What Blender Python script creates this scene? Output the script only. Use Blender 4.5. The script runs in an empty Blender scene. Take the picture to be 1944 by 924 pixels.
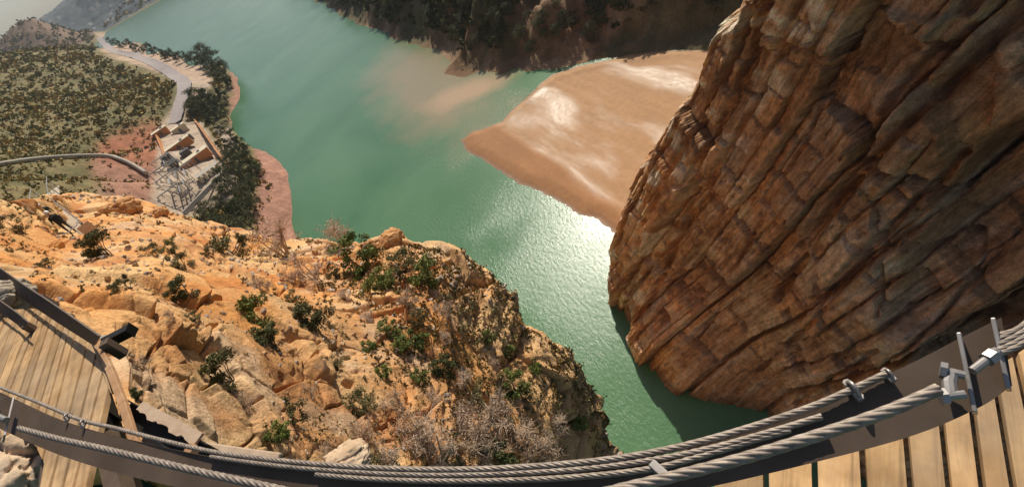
import bpy, bmesh, math, random
import numpy as np
from mathutils import Vector, Matrix, noise as mnoise
from mathutils.bvhtree import BVHTree
random.seed(7)
RNG = np.random.default_rng(7)
SC = bpy.context.scene
COL = SC.collection
PI = math.pi
# ------------------------------------------------------------------ camera
H = 70.0
F = 972.0
PIT, ROLL = math.radians(40), math.radians(31)
FW = np.array((0, math.cos(PIT), -math.sin(PIT)))
WU = np.array((0, math.sin(PIT), math.cos(PIT)))
HX = np.array((1.0, 0, 0))
RT = math.cos(ROLL) * HX - math.sin(ROLL) * WU
UP = math.sin(ROLL) * HX + math.cos(ROLL) * WU
CAM = np.array((0, 0, H))


def ray(px, py):
    return FW + RT * ((px - 972) / F) - UP * ((py - 462) / F)


def at(px, py, z=None, d=None):
    """world point seen at a spot of the photo, at height z or depth d"""
    r = ray(px, py)
    t = (z - H) / r[2] if d is None else d
    return CAM + r * t


cam_d = bpy.data.cameras.new('camera')
cam = bpy.data.objects.new('camera', cam_d)
COL.objects.link(cam)
cam_d.sensor_width = 36
cam_d.lens = 18
cam_d.clip_start = 0.05
cam_d.clip_end = 20000
cam.matrix_world = Matrix(((RT[0], UP[0], -FW[0], 0), (RT[1], UP[1], -FW[1], 0), (RT[2], UP[2], -FW[2], H), (0, 0, 0, 1)))
SC.camera = cam
# ------------------------------------------------------------------ light
SUN_EL, SUN_AZ = math.radians(41), math.radians(20)   # azimuth clockwise from +Y
world = bpy.data.worlds.new('World')
SC.world = world
world.use_nodes = True
wn = world.node_tree
bg = wn.nodes['Background']
sky = wn.nodes.new('ShaderNodeTexSky')
sky.sky_type = 'NISHITA'
sky.sun_disc = False
sky.sun_elevation = SUN_EL
sky.sun_rotation = SUN_AZ
sky.dust_density = 1.8
sky.air_density = 1.0
sky.altitude = 300
wn.links.new(sky.outputs[0], bg.inputs[0])
bg.inputs[1].default_value = 0.08
sl = bpy.data.lights.new('sun', 'SUN')
sl.energy = 5.0
sl.angle = math.radians(0.55)
sl.color = (1.0, 0.92, 0.78)
so = bpy.data.objects.new('sun', sl)
COL.objects.link(so)
sd = Vector((math.sin(SUN_AZ) * math.cos(SUN_EL), math.cos(SUN_AZ) * math.cos(SUN_EL), math.sin(SUN_EL)))
so.rotation_euler = sd.to_track_quat('Z', 'Y').to_euler()
so.location = (0, 0, 120)
SC.view_settings.view_transform = 'Standard'
SC.view_settings.look = 'None'
SC.view_settings.gamma = 1
SC.view_settings.exposure = 0.06
try:
    SC.cycles.max_bounces = 6
    SC.cycles.diffuse_bounces = 3
    SC.cycles.caustics_reflective = False
    SC.cycles.caustics_refractive = False
    SC.cycles.use_denoising = True
    SC.cycles.sample_clamp_indirect = 4
except Exception:
    pass

# ------------------------------------------------------------------ noise
def _h(ix, iy, iz, seed):
    h = (ix.astype(np.int64) * 374761393 + iy.astype(np.int64) * 668265263 + iz.astype(np.int64) * 2147483647 + seed * 1274126177) & 0xffffffff
    h = ((h ^ (h >> 13)) * 1274126177) & 0xffffffff
    h = ((h ^ (h >> 16)) * 2246822519) & 0xffffffff
    return ((h ^ (h >> 15)) & 0xffffff).astype(np.float64) / 0xffffff


def vn(p, seed=0):
    f = np.floor(p)
    i = f.astype(np.int64)
    t = p - f
    t = t * t * t * (t * (t * 6 - 15) + 10)
    out = 0
    for a in (0, 1):
        wx = t[:, 0] if a else 1 - t[:, 0]
        for b in (0, 1):
            wy = t[:, 1] if b else 1 - t[:, 1]
            for c in (0, 1):
                wz = t[:, 2] if c else 1 - t[:, 2]
                out = out + wx * wy * wz * _h(i[:, 0] + a, i[:, 1] + b, i[:, 2] + c, seed)
    return out * 2 - 1


def fbm(p, o=4, seed=0, gain=.5):
    s = 0
    a = 1
    n = 0
    for k in range(o):
        s = s + a * vn(p * 2.03 ** k + 17.3 * k, seed + k)
        n += a
        a *= gain
    return s / n


def cell(p, seed=0):
    """cellular noise: nearest and second distance, random per cell, random tilt of each cell's face"""
    i = np.floor(p).astype(np.int64)
    f1 = np.full(len(p), 9.)
    f2 = np.full(len(p), 9.)
    idr = np.zeros(len(p))
    tl = np.zeros(len(p))
    for a in (-1, 0, 1):
        for b in (-1, 0, 1):
            for c in (-1, 0, 1):
                x, y, z = i[:, 0] + a, i[:, 1] + b, i[:, 2] + c
                dx = x + _h(x, y, z, seed) - p[:, 0]
                dy = y + _h(x, y, z, seed + 1) - p[:, 1]
                dz = z + _h(x, y, z, seed + 2) - p[:, 2]
                d = np.sqrt(dx * dx + dy * dy + dz * dz)
                nr = d < f1
                f2 = np.where(nr, f1, np.minimum(f2, d))
                f1 = np.where(nr, d, f1)
                k = np.nonzero(nr)[0]
                xx, yy, zz = x[k], y[k], z[k]
                idr[k] = _h(xx, yy, zz, seed + 3)
                tl[k] = dx[k] * (_h(xx, yy, zz, seed + 4) - .5) + dy[k] * (_h(xx, yy, zz, seed + 5) - .5) + dz[k] * (_h(xx, yy, zz, seed + 6) - .5)
    return f1, f2, idr, tl


def sst(a, b, x):
    t = np.clip((x - a) / (b - a), 0, 1)
    return t * t * (3 - 2 * t)


def tps(ctrl, vals, q, smooth=0.0):
    ctrl = np.asarray(ctrl, float)
    vals = np.asarray(vals, float)
    n = len(ctrl)

    def U(r2):
        return np.where(r2 > 0, r2 * np.log(r2 + 1e-12), 0)
    K = U(((ctrl[:, None] - ctrl[None]) ** 2).sum(2)) + smooth * np.eye(n)
    Pm = np.hstack([np.ones((n, 1)), ctrl])
    A = np.zeros((n + 3, n + 3))
    A[:n, :n] = K
    A[:n, n:] = Pm
    A[n:, :n] = Pm.T
    w = np.linalg.solve(A, np.concatenate([vals, np.zeros(3)]))
    out = np.zeros(len(q))
    for i in range(0, len(q), 100000):
        qq = q[i:i + 100000]
        out[i:i + 100000] = U(((qq[:, None] - ctrl[None]) ** 2).sum(2)) @ w[:n] + w[n] + qq @ w[n + 1:]
    return out


def inpoly(poly, x, y):
    r = np.zeros(x.shape, bool)
    n = len(poly)
    for i in range(n):
        x0, y0 = poly[i]
        x1, y1 = poly[(i + 1) % n]
        if y0 == y1:
            continue
        c = ((y0 > y) != (y1 > y)) & (x < (x1 - x0) * (y - y0) / (y1 - y0) + x0)
        r ^= c
    return r


def sdist(poly, x, y):
    """signed distance, positive inside"""
    d = np.full(x.shape, 1e9)
    n = len(poly)
    for i in range(n):
        ax, ay = poly[i]
        bx, by = poly[(i + 1) % n]
        vx, vy = bx - ax, by - ay
        t = np.clip(((x - ax) * vx + (y - ay) * vy) / (vx * vx + vy * vy + 1e-12), 0, 1)
        d = np.minimum(d, np.hypot(x - ax - t * vx, y - ay - t * vy))
    return np.where(inpoly(poly, x, y), d, -d)


def crom(pts, n):
    """Catmull-Rom through points, n samples"""
    p = np.asarray(pts, float)
    p = np.vstack([2 * p[0] - p[1], p, 2 * p[-1] - p[-2]])
    m = len(p) - 3
    t = np.linspace(0, m - 1e-9, n)
    i = t.astype(int)
    u = (t - i)[:, None]
    a, b, c, d = p[i], p[i + 1], p[i + 2], p[i + 3]
    return .5 * (2 * b + (c - a) * u + (2 * a - 5 * b + 4 * c - d) * u ** 2 + (3 * b - a - 3 * c + d) * u ** 3)


# ------------------------------------------------------------------ objects
def tag(o, label=None, cat=None, group=None, kind=None):
    if label: o['label'] = label
    if cat: o['category'] = cat
    if group: o['group'] = group
    if kind: o['kind'] = kind
    return o


def empty(name, loc=(0, 0, 0)):
    o = bpy.data.objects.new(name, None)
    o.location = loc
    o.empty_display_size = .2
    COL.objects.link(o)
    return o


def link(name, me, mat=None, parent=None):
    o = bpy.data.objects.new(name, me)
    COL.objects.link(o)
    if mat is not None and not me.materials:
        me.materials.append(mat)
    if parent is not None:
        o.parent = parent
    return o


def np_mesh(name, V, Fq, cols=None, smooth=True, tris=None):
    """mesh from arrays: quads Fq (n,4) and/or tris (m,3)"""
    me = bpy.data.meshes.new(name)
    V = np.asarray(V, np.float32)
    parts, sizes = [], []
    if Fq is not None and len(Fq):
        parts.append(np.asarray(Fq, np.int32).ravel())
        sizes.append(np.full(len(Fq), 4, np.int32))
    if tris is not None and len(tris):
        parts.append(np.asarray(tris, np.int32).ravel())
        sizes.append(np.full(len(tris), 3, np.int32))
    idx = np.concatenate(parts)
    sz = np.concatenate(sizes)
    me.vertices.add(len(V))
    me.vertices.foreach_set('co', V.ravel())
    me.loops.add(len(idx))
    me.loops.foreach_set('vertex_index', idx)
    me.polygons.add(len(sz))
    st = np.concatenate([[0], np.cumsum(sz)[:-1]]).astype(np.int32)
    me.polygons.foreach_set('loop_start', st)
    me.polygons.foreach_set('loop_total', sz)
    me.polygons.foreach_set('use_smooth', np.full(len(sz), smooth))
    me.update(calc_edges=True)
    if cols is not None:
        a = me.color_attributes.new('Col', 'FLOAT_COLOR', 'POINT')
        c = np.ones((len(V), 4), np.float32)
        c[:, :3] = cols
        a.data.foreach_set('color', c.ravel())
    me.validate()
    return me


def grid_faces(nu, nv):
    i = np.arange(nu * nv).reshape(nu, nv)
    return np.stack([i[:-1, :-1], i[1:, :-1], i[1:, 1:], i[:-1, 1:]], -1).reshape(-1, 4)


class MB:
    """collects boxes, tubes and prisms of one part"""
    def __init__(s):
        s.v, s.f = [], []

    def add(s, v, f):
        n = len(s.v)
        s.v += [tuple(p) for p in v]
        s.f += [tuple(i + n for i in q) for q in f]
        return s

    def box(s, c, size, rot=None):
        x, y, z = [k / 2 for k in size]
        v = [Vector((a * x, b * y, d * z)) for a in (-1, 1) for b in (-1, 1) for d in (-1, 1)]
        if rot is not None:
            v = [rot @ p for p in v]
        c = Vector(c)
        return s.add([p + c for p in v], [(0, 1, 3, 2), (4, 6, 7, 5), (0, 4, 5, 1), (2, 3, 7, 6), (0, 2, 6, 4), (1, 5, 7, 3)])

    def prism(s, poly, thick):
        """polygon of 3-D points pushed down by thick"""
        n = len(poly)
        a = [Vector(p) for p in poly]
        b = [p - Vector((0, 0, thick)) for p in a]
        return s.add(a + b, [tuple(range(n)), tuple(range(2 * n - 1, n - 1, -1))] + [(i, n + i, n + (i + 1) % n, (i + 1) % n) for i in range(n)])

    def bar(s, a, b, w, h, upv=(0, 0, 1)):
        a, b = Vector(a), Vector(b)
        d = (b - a)
        L = d.length
        d.normalize()
        x = d.cross(Vector(upv)).normalized()
        z = x.cross(d)
        m = Matrix((x, d, z)).transposed()
        return s.box((a + b) / 2, (w, L, h), m)

    def tube(s, pts, r, n=8, cap=True):
        pts = [Vector(p) for p in pts]
        m = len(pts)
        rr = r if hasattr(r, '__len__') else [r] * m
        ring = []
        px = None
        for i, p in enumerate(pts):
            d = (pts[min(i + 1, m - 1)] - pts[max(i - 1, 0)]).normalized()
            if px is None:
                px = d.orthogonal().normalized()
            px = (px - d * px.dot(d)).normalized()
            py = d.cross(px)
            ring += [p + (px * math.cos(2 * PI * k / n) + py * math.sin(2 * PI * k / n)) * rr[i] for k in range(n)]
        f = [(i * n + k, i * n + (k + 1) % n, (i + 1) * n + (k + 1) % n, (i + 1) * n + k) for i in range(m - 1) for k in range(n)]
        if cap:
            f += [tuple(range(n - 1, -1, -1)), tuple((m - 1) * n + k for k in range(n))]
        return s.add(ring, f)

    def mesh(s, name, bevel=0, smooth=False):
        me = bpy.data.meshes.new(name)
        me.from_pydata([tuple(p) for p in s.v], [], s.f)
        if bevel:
            bm = bmesh.new()
            bm.from_mesh(me)
            bmesh.ops.recalc_face_normals(bm, faces=bm.faces)
            ed = [e for e in bm.edges if len(e.link_faces) == 2 and e.calc_face_angle(0) > .7]
            bmesh.ops.bevel(bm, geom=ed, offset=bevel, segments=2, affect='EDGES', profile=.5, clamp_overlap=True)
            bm.to_mesh(me)
            bm.free()
        else:
            bm = bmesh.new()
            bm.from_mesh(me)
            bmesh.ops.recalc_face_normals(bm, faces=bm.faces)
            bm.to_mesh(me)
            bm.free()
        if smooth:
            me.polygons.foreach_set('use_smooth', [True] * len(me.polygons))
        me.update()
        return me

    def build(s, name, mat, parent=None, bevel=0, smooth=False):
        return link(name, s.mesh(name, bevel, smooth), mat, parent)


# ------------------------------------------------------------------ materials
def mat(name, col=(.5, .5, .5), rough=.8, metal=0, spec=.3):
    m = bpy.data.materials.new(name)
    m.use_nodes = True
    b = m.node_tree.nodes['Principled BSDF']
    b.inputs['Base Color'].default_value = (*col, 1)
    b.inputs['Roughness'].default_value = rough
    b.inputs['Metallic'].default_value = metal
    b.inputs['Specular IOR Level'].default_value = spec
    return m, m.node_tree, b


def N(nt, t, **kw):
    n = nt.nodes.new(t)
    for k, v in kw.items():
        if k in n.inputs.keys() if hasattr(n.inputs, 'keys') else False:
            n.inputs[k].default_value = v
        else:
            setattr(n, k, v)
    return n


def noise_node(nt, scale, detail=5, rough=.6, vec=None, stretch=None, rot=None):
    n = nt.nodes.new('ShaderNodeTexNoise')
    n.inputs['Scale'].default_value = scale
    n.inputs['Detail'].default_value = detail
    n.inputs['Roughness'].default_value = rough
    tc = nt.nodes.new('ShaderNodeTexCoord')
    src = tc.outputs['Object']
    if stretch or rot:
        mp = nt.nodes.new('ShaderNodeMapping')
        if stretch: mp.inputs['Scale'].default_value = stretch
        if rot: mp.inputs['Rotation'].default_value = rot
        nt.links.new(src, mp.inputs[0])
        src = mp.outputs[0]
    nt.links.new(src, n.inputs['Vector'])
    return n


def ramp(nt, src, stops):
    r = nt.nodes.new('ShaderNodeValToRGB')
    e = r.color_ramp.elements
    while len(e) < len(stops):
        e.new(.5)
    for k, (p, c) in enumerate(stops):
        e[k].position = p
        e[k].color = (*c, 1) if len(c) == 3 else c
    nt.links.new(src, r.inputs[0])
    return r


def mix(nt, a, b, fac, mode='MIX'):
    m = nt.nodes.new('ShaderNodeMix')
    m.data_type = 'RGBA'
    m.blend_type = mode
    for s, k in ((a, 6), (b, 7)):
        if isinstance(s, tuple): m.inputs[k].default_value = (*s, 1)
        else: nt.links.new(s, m.inputs[k])
    if isinstance(fac, (int, float)): m.inputs[0].default_value = fac
    else: nt.links.new(fac, m.inputs[0])
    return m.outputs[2]


def bump(nt, b, src, strength=.5, dist=.05, prev=None):
    n = nt.nodes.new('ShaderNodeBump')
    n.inputs['Strength'].default_value = strength
    n.inputs['Distance'].default_value = dist
    nt.links.new(src, n.inputs['Height'])
    if prev is not None: nt.links.new(prev, n.inputs['Normal'])
    nt.links.new(n.outputs[0], b.inputs['Normal'])
    return n.outputs[0]


def attr_mat(name, vary=.35, scale=3.0, bs=.4, bd=.05, fine=25, rough=.9):
    """colour from the vertex colour, broken up by two noises, with bump"""
    m, nt, b = mat(name, rough=rough, spec=.2)
    a = nt.nodes.new('ShaderNodeVertexColor')
    a.layer_name = 'Col'
    n1 = noise_node(nt, scale, 8, .65)
    r1 = ramp(nt, n1.outputs[0], [(.3, (1 - vary,) * 3), (.7, (1 + vary * .8,) * 3)])
    c = mix(nt, a.outputs[0], r1.outputs[0], 1.0, 'MULTIPLY')
    n2 = noise_node(nt, fine, 6, .7)
    r2 = ramp(nt, n2.outputs[0], [(.35, (.72, .70, .68)), (.65, (1.2, 1.2, 1.2))])
    c = mix(nt, c, r2.outputs[0], 1.0, 'MULTIPLY')
    nt.links.new(c, b.inputs['Base Color'])
    p = bump(nt, b, n1.outputs[0], bs, bd * 2)
    bump(nt, b, n2.outputs[0], bs, bd * .5, p)
    return m


def noisy_mat(name, c1, c2, scale, rough=.8, bs=.3, bd=.01, stretch=None, metal=0, spec=.3, detail=6):
    m, nt, b = mat(name, rough=rough, metal=metal, spec=spec)
    n = noise_node(nt, scale, detail, .65, stretch=stretch)
    r = ramp(nt, n.outputs[0], [(.32, c1), (.68, c2)])
    nt.links.new(r.outputs[0], b.inputs['Base Color'])
    if bs: bump(nt, b, n.outputs[0], bs, bd)
    return m
# ------------------------------------------------------------------ the ground: one polar sheet round the camera
def azr(p):
    return math.atan2(p[0], p[1]), math.log(math.hypot(p[0], p[1]))


def pz(px, py, z=None, d=None):
    p = at(px, py, z, d)
    return (*azr(p), p[2])


# land of the left bank, given by its shore
shoreL = [(318, 62), (350, 80), (395, 88), (430, 95), (462, 102), (484, 122), (495, 150), (488, 175), (470, 198), (474, 225), (492, 245), (520, 254), (555, 275),
          (580, 300), (588, 350), (592, 400), (600, 460), (640, 560), (700, 700)]
polyL = [azr(at(x, y, 0)) for x, y in [(205, 62), (250, 60)] + shoreL]
polyL = polyL + [(-.2, 2.5), (-2.2, 2.5), (-2.2, 7.4), (polyL[0][0] - .08, 7.35)]
# land of the far bank
shoreR = [(470, -60), (590, -4), (650, 28), (700, 52), (770, 80), (828, 96), (858, 118), (852, 140), (880, 143), (915, 133), (950, 140), (985, 128), (1000, 136), (1050, 128), (1100, 116), (1165, 104),
          (1250, 100), (1320, 95), (1420, 90), (1520, 100)]
polyR = [azr(at(x, y, 0)) for x, y in shoreR]
polyR = [azr((-150, 1500))] + polyR + [(1.2, 4.2), (1.6, 4.2), (1.6, 8.2), (-.1, 8.2)]
# far mountains beyond the lake
polyM = [(-2.2, 7.5)] + [azr(at(x, y, 0)) for x, y in [(120, 105), (200, 62), (250, 32), (300, 4), (340, -18)]] + [(-.12, 7.35), (-.05, 9.3), (-2.2, 9.3)]
NA, NR = 900, 620
A0, A1, R0, R1 = -1.75, 1.35, math.log(45), math.log(6000)
ga = np.linspace(A0, A1, NA)
gr = np.linspace(R0, R1, NR)
GA, GR = np.meshgrid(ga, gr, indexing='ij')
qa, qr = GA.ravel(), GR.ravel()
X, Y = np.sin(qa) * np.exp(qr), np.cos(qa) * np.exp(qr)
P3 = np.stack([X, Y, np.zeros_like(X)], 1)
hillc = [pz(*c) for c in [
    (0, 122, None, 480), (55, 100, None, 560), (120, 92, None, 640), (175, 84, None, 800), (-150, 150, None, 420), (-300, 250, None, 300), (-300, 420, None, 90),
    (0, 200, None, 330), (100, 180, None, 380), (200, 150, None, 430), (270, 150, None, 430), (312, 175, 15), (0, 280, None, 220), (100, 250, None, 262),
    (200, 225, None, 268), (285, 225, 15), (240, 290, 16), (150, 300, None, 200), (0, 345, None, 140), (100, 350, None, 145), (200, 345, None, 160), (280, 345, 14), (200, 420, None, 110), (0, 430, None, 90),
    (200, 84, 8), (250, 104, 8), (300, 124, 8), (340, 150, 9), (390, 140, 9), (350, 200, 10), (380, 240, 10), (330, 260, 11), (430, 320, 10), (350, 330, 11), (310, 340, 12), (370, 400, 11), (420, 400, 10), (300, 85, 6), (400, 110, 7),
    (430, 200, 7), (450, 290, 8), (480, 360, 8), (490, 430, 8), (540, 350, 5), (560, 420, 5), (460, 150, 5), (620, 700, 20)]]
hc = np.array(hillc)
hL = tps(hc[:, :2], hc[:, 2], np.stack([qa, qr], 1), 1e-4)
hL = np.clip(hL, 2, 90)
sL = sdist(polyL, qa + .004 * fbm(P3 * .15, 3, 5), qr + .012 * fbm(P3 * .12, 3, 6))
zL = -2.5 + (hL + 2.5) * sst(-.012, .13, sL) ** 1.0
# small brown peak at the left, behind the hill
pk = pz(76, 40, None, 1150)
sk = sorted(azr(at(x, y, d=1100))[:1] + (at(x, y, d=1100)[2],) for x, y in [(-60, 130), (-25, 105), (0, 80), (18, 58), (38, 41), (62, 34), (80, 40)])
ska = [a for a, _ in sk] + [sk[-1][0] + .006, sk[-1][0] + .02, sk[-1][0] + .05]
skz = [z_ for _, z_ in sk] + [62, 30, 2]
zP = np.interp(qa, [-1.2, -.8] + ska, [10, 30] + skz) * np.exp(-((qr - pk[1]) / .10) ** 2)
zP = zP * (1 + .10 * fbm(P3 * .012, 5, 31))
sR = sdist(polyR, qa + .014 * fbm(P3 * .07, 4, 8), qr + .03 * fbm(P3 * .07, 4, 9))
rr = np.exp(qr)
dR = sR * rr                      # about metres from the shore
ridg = fbm(P3 * .035 + 3.3, 4, 12)
zR = np.where(dR > 0, np.minimum(dR * (.25 + .75 * sst(0, 14, dR)) * (.86 + .7 * ridg) * (1 - .25 * sst(.22, .36, qa)), 46 + dR * .30) + (5.0 * fbm(P3 * .07, 5, 14, .6) + 1.5 * np.abs(fbm(P3 * .3, 4, 15))) * sst(0, 9, dR), -2.5 * sst(0, 6, -dR))
zR = np.minimum(zR, 130 + 25 * ridg)
sM = sdist(polyM, qa, qr)
dM = sM * rr
ridgM = 1 - np.abs(fbm(P3 * .0022 + 9, 5, 22)) * 2.2
mh = np.interp(qa, [-1.7, -.75, -.62, -.5, -.42, -.39, -.36, -.33, -.3, -.2, 0], [20, 30, 60, 78, 84, 86, 94, 125, 160, 240, 200])
zM = np.where(dM > 0, mh * sst(0, 700, dM) * (.90 + .13 * ridgM), -3)
Z = np.maximum.reduce([zL, zP * (sL > -.3) - 3, zR, zM])
landw = sst(0, 3, Z)
near = 1 / np.maximum(rr, 60)
Z = Z + landw * (1.6 * fbm(P3 * .045, 5, 40) + .5 * fbm(P3 * .22, 4, 41)) * np.where(sL > 0, .9, 1.0) * np.where(zM >= Z - 1e-6, 4.0, 1.0)
# eroded gullies of the bare red bank
TZ = Z.reshape(NA, NR)


def zt(x, y):
    a = (np.arctan2(x, y) - A0) / (A1 - A0) * (NA - 1)
    r = (np.log(np.hypot(x, y)) - R0) / (R1 - R0) * (NR - 1)
    a = np.clip(a, 0, NA - 1.001)
    r = np.clip(r, 0, NR - 1.001)
    i, j = np.floor(a).astype(int), np.floor(r).astype(int)
    u, v = a - i, r - j
    return (TZ[i, j] * (1 - u) + TZ[i + 1, j] * u) * (1 - v) + (TZ[i, j + 1] * (1 - u) + TZ[i + 1, j + 1] * u) * v


def hit(px, py, tmin=30, tmax=2500):
    """where the sight line of a photo spot meets the ground"""
    r = ray(px, py)
    t = np.exp(np.linspace(math.log(tmin), math.log(tmax), 3000))
    P = CAM + r[None] * t[:, None]
    zz = np.maximum(zt(P[:, 0], P[:, 1]), 0)
    k = np.argmax(P[:, 2] < zz)
    if P[k, 2] >= zz[k]: return None
    return Vector((P[k, 0], P[k, 1], zz[k]))


# zones of soil, by where they lie on the ground
rel = np.stack([X, Y, Z - H], 1)
dep = rel @ FW
PX = 972 + F * (rel @ RT) / np.maximum(dep, 1)
PY = 462 - F * (rel @ UP) / np.maximum(dep, 1)
w1 = fbm(P3 * .09, 4, 50)
w2 = fbm(P3 * .4, 3, 51)
wx, wy = PX + w1 * 9 + w2 * 3, PY + fbm(P3 * .09 + 40, 4, 52) * 9 + w2 * 3
dry = np.array((.21, .165, .072))
olive = np.array((.135, .12, .048))
red = np.array((.42, .135, .075))
pink = np.array((.40, .235, .17))
pale = np.array((.46, .36, .27))
dirt = np.array((.36, .24, .15))
C = dry + (olive - dry) * sst(-.25, .35, fbm(P3 * .13, 5, 60))[:, None]


def paint(poly, col, soft=8, amt=1.0):
    global C
    s = sdist(poly, wx, wy)
    k = (sst(-soft, soft, s) * amt * (dep > 0) * (sL > -.05))[:, None]
    C = C * (1 - k) + col * k


paint([(232, 245), (300, 232), (312, 330), (300, 395), (215, 380), (175, 320), (190, 268)], red, 20, .72)
paint([(180, 300), (300, 320), (320, 420), (180, 400)], pink, 14, .6)
paint([(430, 70), (520, 90), (520, 200), (640, 300), (640, 480), (480, 470), (488, 260), (440, 230), (440, 130)], pink * (1.0, .88, .85), 8)
paint([(355, 118), (395, 125), (402, 165), (365, 190), (350, 235), (385, 232), (445, 330), (440, 370), (365, 412), (290, 400), (290, 330), (308, 245), (330, 200), (345, 165)], pale, 7)
paint([(182, 62), (215, 66), (320, 108), (400, 120), (395, 155), (340, 150), (230, 115), (195, 100)], pale * (1.05, .95, .9), 6)
paint([(405, 235), (440, 240), (450, 330), (425, 320)], pale * .8, 6)
# strata of the pink bank show as thin darker rings
band = .5 + .5 * np.sin(Z * 5.5 + 2 * w1)
k = (sst(0, .3, (C[:, 0] - C[:, 1]) / .2 - .5) * band * .22)[:, None]
C = C * (1 - k) + C * .55 * k
isR = ((zR >= Z - 6) & (dR > -3) & (zR > zL - 3))
cR = np.array((.20, .115, .06)) + (np.array((.34, .22, .13)) - np.array((.20, .115, .06))) * sst(-.2, .5, fbm(P3 * (.12, .12, .5), 5, 70))[:, None]
gR = sst(-.15, .25, fbm(P3 * .09 + 7, 4, 72))[:, None] * .7
cR = cR * (1 - gR) + np.array((.07, .075, .03)) * gR
C = np.where(isR[:, None], cR, C)
isM = (zM > zL) & (zM > 1)
cM = np.array((.10, .12, .13)) + (np.array((.34, .30, .28)) - .12) * sst(.30, .5, fbm(np.stack([qa * 160, qr * 60, Z * .02], 1), 4, 80))[:, None]  # bluish tone: distance haze mixed into the mountain colour
C = np.where(isM[:, None], cM * .8, C)
isP = (zP > 12) & (qr > math.log(800)) & ~isM
C = np.where(isP[:, None], np.array((.19, .12, .075)) * (1 + .5 * fbm(P3 * .03, 5, 82))[:, None], C)
C = np.clip(C * (1 + .18 * w2)[:, None], .01, .9)
M_ground = attr_mat('soil', .30, .25, .8, .5, 1.6)
ground = link('ground', np_mesh('ground', np.stack([X, Y, Z], 1), grid_faces(NA, NR)[:, ::-1], C), M_ground)
tag(ground, kind='structure')

# ------------------------------------------------------------------ water
m, nt, b = mat('river_water', (.1, .2, .14), .19, 0, .24)
tc = nt.nodes.new('ShaderNodeTexCoord')
n0 = noise_node(nt, .018, 4, .5)
n0.inputs['Distortion'].default_value = 1.2
rc = ramp(nt, n0.outputs[0], [(.3, (.056, .145, .066)), (.7, (.092, .195, .096))])
# silt under the surface off the far bank
c0 = at(770, 130, 0)


def blob(center, ax, ay, ang, lo, hi):
    mp = nt.nodes.new('ShaderNodeMapping')
    mp.vector_type = 'TEXTURE'
    mp.inputs['Location'].default_value = (center[0], center[1], 0)
    mp.inputs['Rotation'].default_value = (0, 0, ang)
    mp.inputs['Scale'].default_value = (ax, ay, 1e6)
    nt.links.new(tc.outputs['Object'], mp.inputs[0])
    gq = nt.nodes.new('ShaderNodeVectorMath')
    gq.operation = 'LENGTH'
    nw = noise_node(nt, .06, 4, .6)
    nw2 = nt.nodes.new('ShaderNodeVectorMath')
    nw2.operation = 'MULTIPLY_ADD'
    nt.links.new(nw.outputs[1], nw2.inputs[0])
    nw2.inputs[1].default_value = (.9, .9, 0)
    nt.links.new(mp.outputs[0], nw2.inputs[2])
    nt.links.new(nw2.outputs[0], gq.inputs[0])
    return ramp(nt, gq.outputs['Value'], [(lo, (1, 1, 1)), (hi, (0, 0, 0))]).outputs[0]


SILT = (.30, .215, .125)
col = mix(nt, rc.outputs[0], SILT, 0.0)
b1 = blob((c0[0] + 12, c0[1] + 10), 26, 75, .12, .35, 1.0)
mm = nt.nodes.new('ShaderNodeMath'); mm.operation = 'MULTIPLY'; mm.inputs[1].default_value = .75
nt.links.new(b1, mm.inputs[0])
col = mix(nt, rc.outputs[0], SILT, mm.outputs[0])
c1 = at(940, 145, 0)
b2 = blob((c1[0], c1[1]), 22, 10, -.5, .3, 1.1)
col = mix(nt, col, (.40, .27, .16), b2)
nt.links.new(col, b.inputs['Base Color'])
# ripples of several sizes, worked by a breeze along the gorge
na = noise_node(nt, 1.7, 5, .72, stretch=(1.0, .45, 1), rot=(0, 0, .5))
nb = noise_node(nt, 13, 3, .6, stretch=(1.0, .5, 1), rot=(0, 0, -.25))
ng = noise_node(nt, .05, 3, .5)
rg = ramp(nt, ng.outputs[0], [(.35, (.45,) * 3), (.65, (1,) * 3)])
bp = nt.nodes.new('ShaderNodeBump')
bp.inputs['Distance'].default_value = .20
nt.links.new(na.outputs[0], bp.inputs['Height'])
ms = nt.nodes.new('ShaderNodeMath'); ms.operation = 'MULTIPLY'; ms.inputs[1].default_value = .55
nt.links.new(rg.outputs[0], ms.inputs[0])
nt.links.new(ms.outputs[0], bp.inputs['Strength'])
bp2 = nt.nodes.new('ShaderNodeBump')
bp2.inputs['Distance'].default_value = .02
bp2.inputs['Strength'].default_value = .5
nt.links.new(nb.outputs[0], bp2.inputs['Height'])
nt.links.new(bp.outputs[0], bp2.inputs['Normal'])
nt.links.new(bp2.outputs[0], b.inputs['Normal'])
M_water = m
wa = MB().add([(-9000, -600, 0), (9000, -600, 0), (9000, 9000, 0), (-9000, 9000, 0)], [(0, 1, 2, 3)]).build('water', M_water)
tag(wa, kind='structure')

# ------------------------------------------------------------------ sandbar
sand_out = [(873, 268), (895, 252), (925, 243), (950, 232), (975, 205), (1010, 172), (1050, 143), (1100, 125), (1160, 112), (1230, 100), (1330, 92), (1420, 120), (1420, 300), (1330, 420), (1260, 560),
            (1190, 500), (1165, 445), (1135, 418), (1100, 408), (1060, 382), (1030, 364), (985, 350), (950, 325), (915, 305), (885, 286)]
sp = [tuple(at(x, y, 0)[:2]) for x, y in sand_out]
xs, ys = np.array(sp).T
n = 520
sx, sy = np.meshgrid(np.linspace(xs.min() - 3, xs.max() + 3, n), np.linspace(ys.min() - 3, ys.max() + 3, n), indexing='ij')
sx, sy = sx.ravel(), sy.ravel()
q = np.stack([sx, sy, sx * 0], 1)
s = sdist(sp, sx + .5 * fbm(q * .15, 3, 90), sy + 1.0 * fbm(q * .12, 3, 91))
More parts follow.
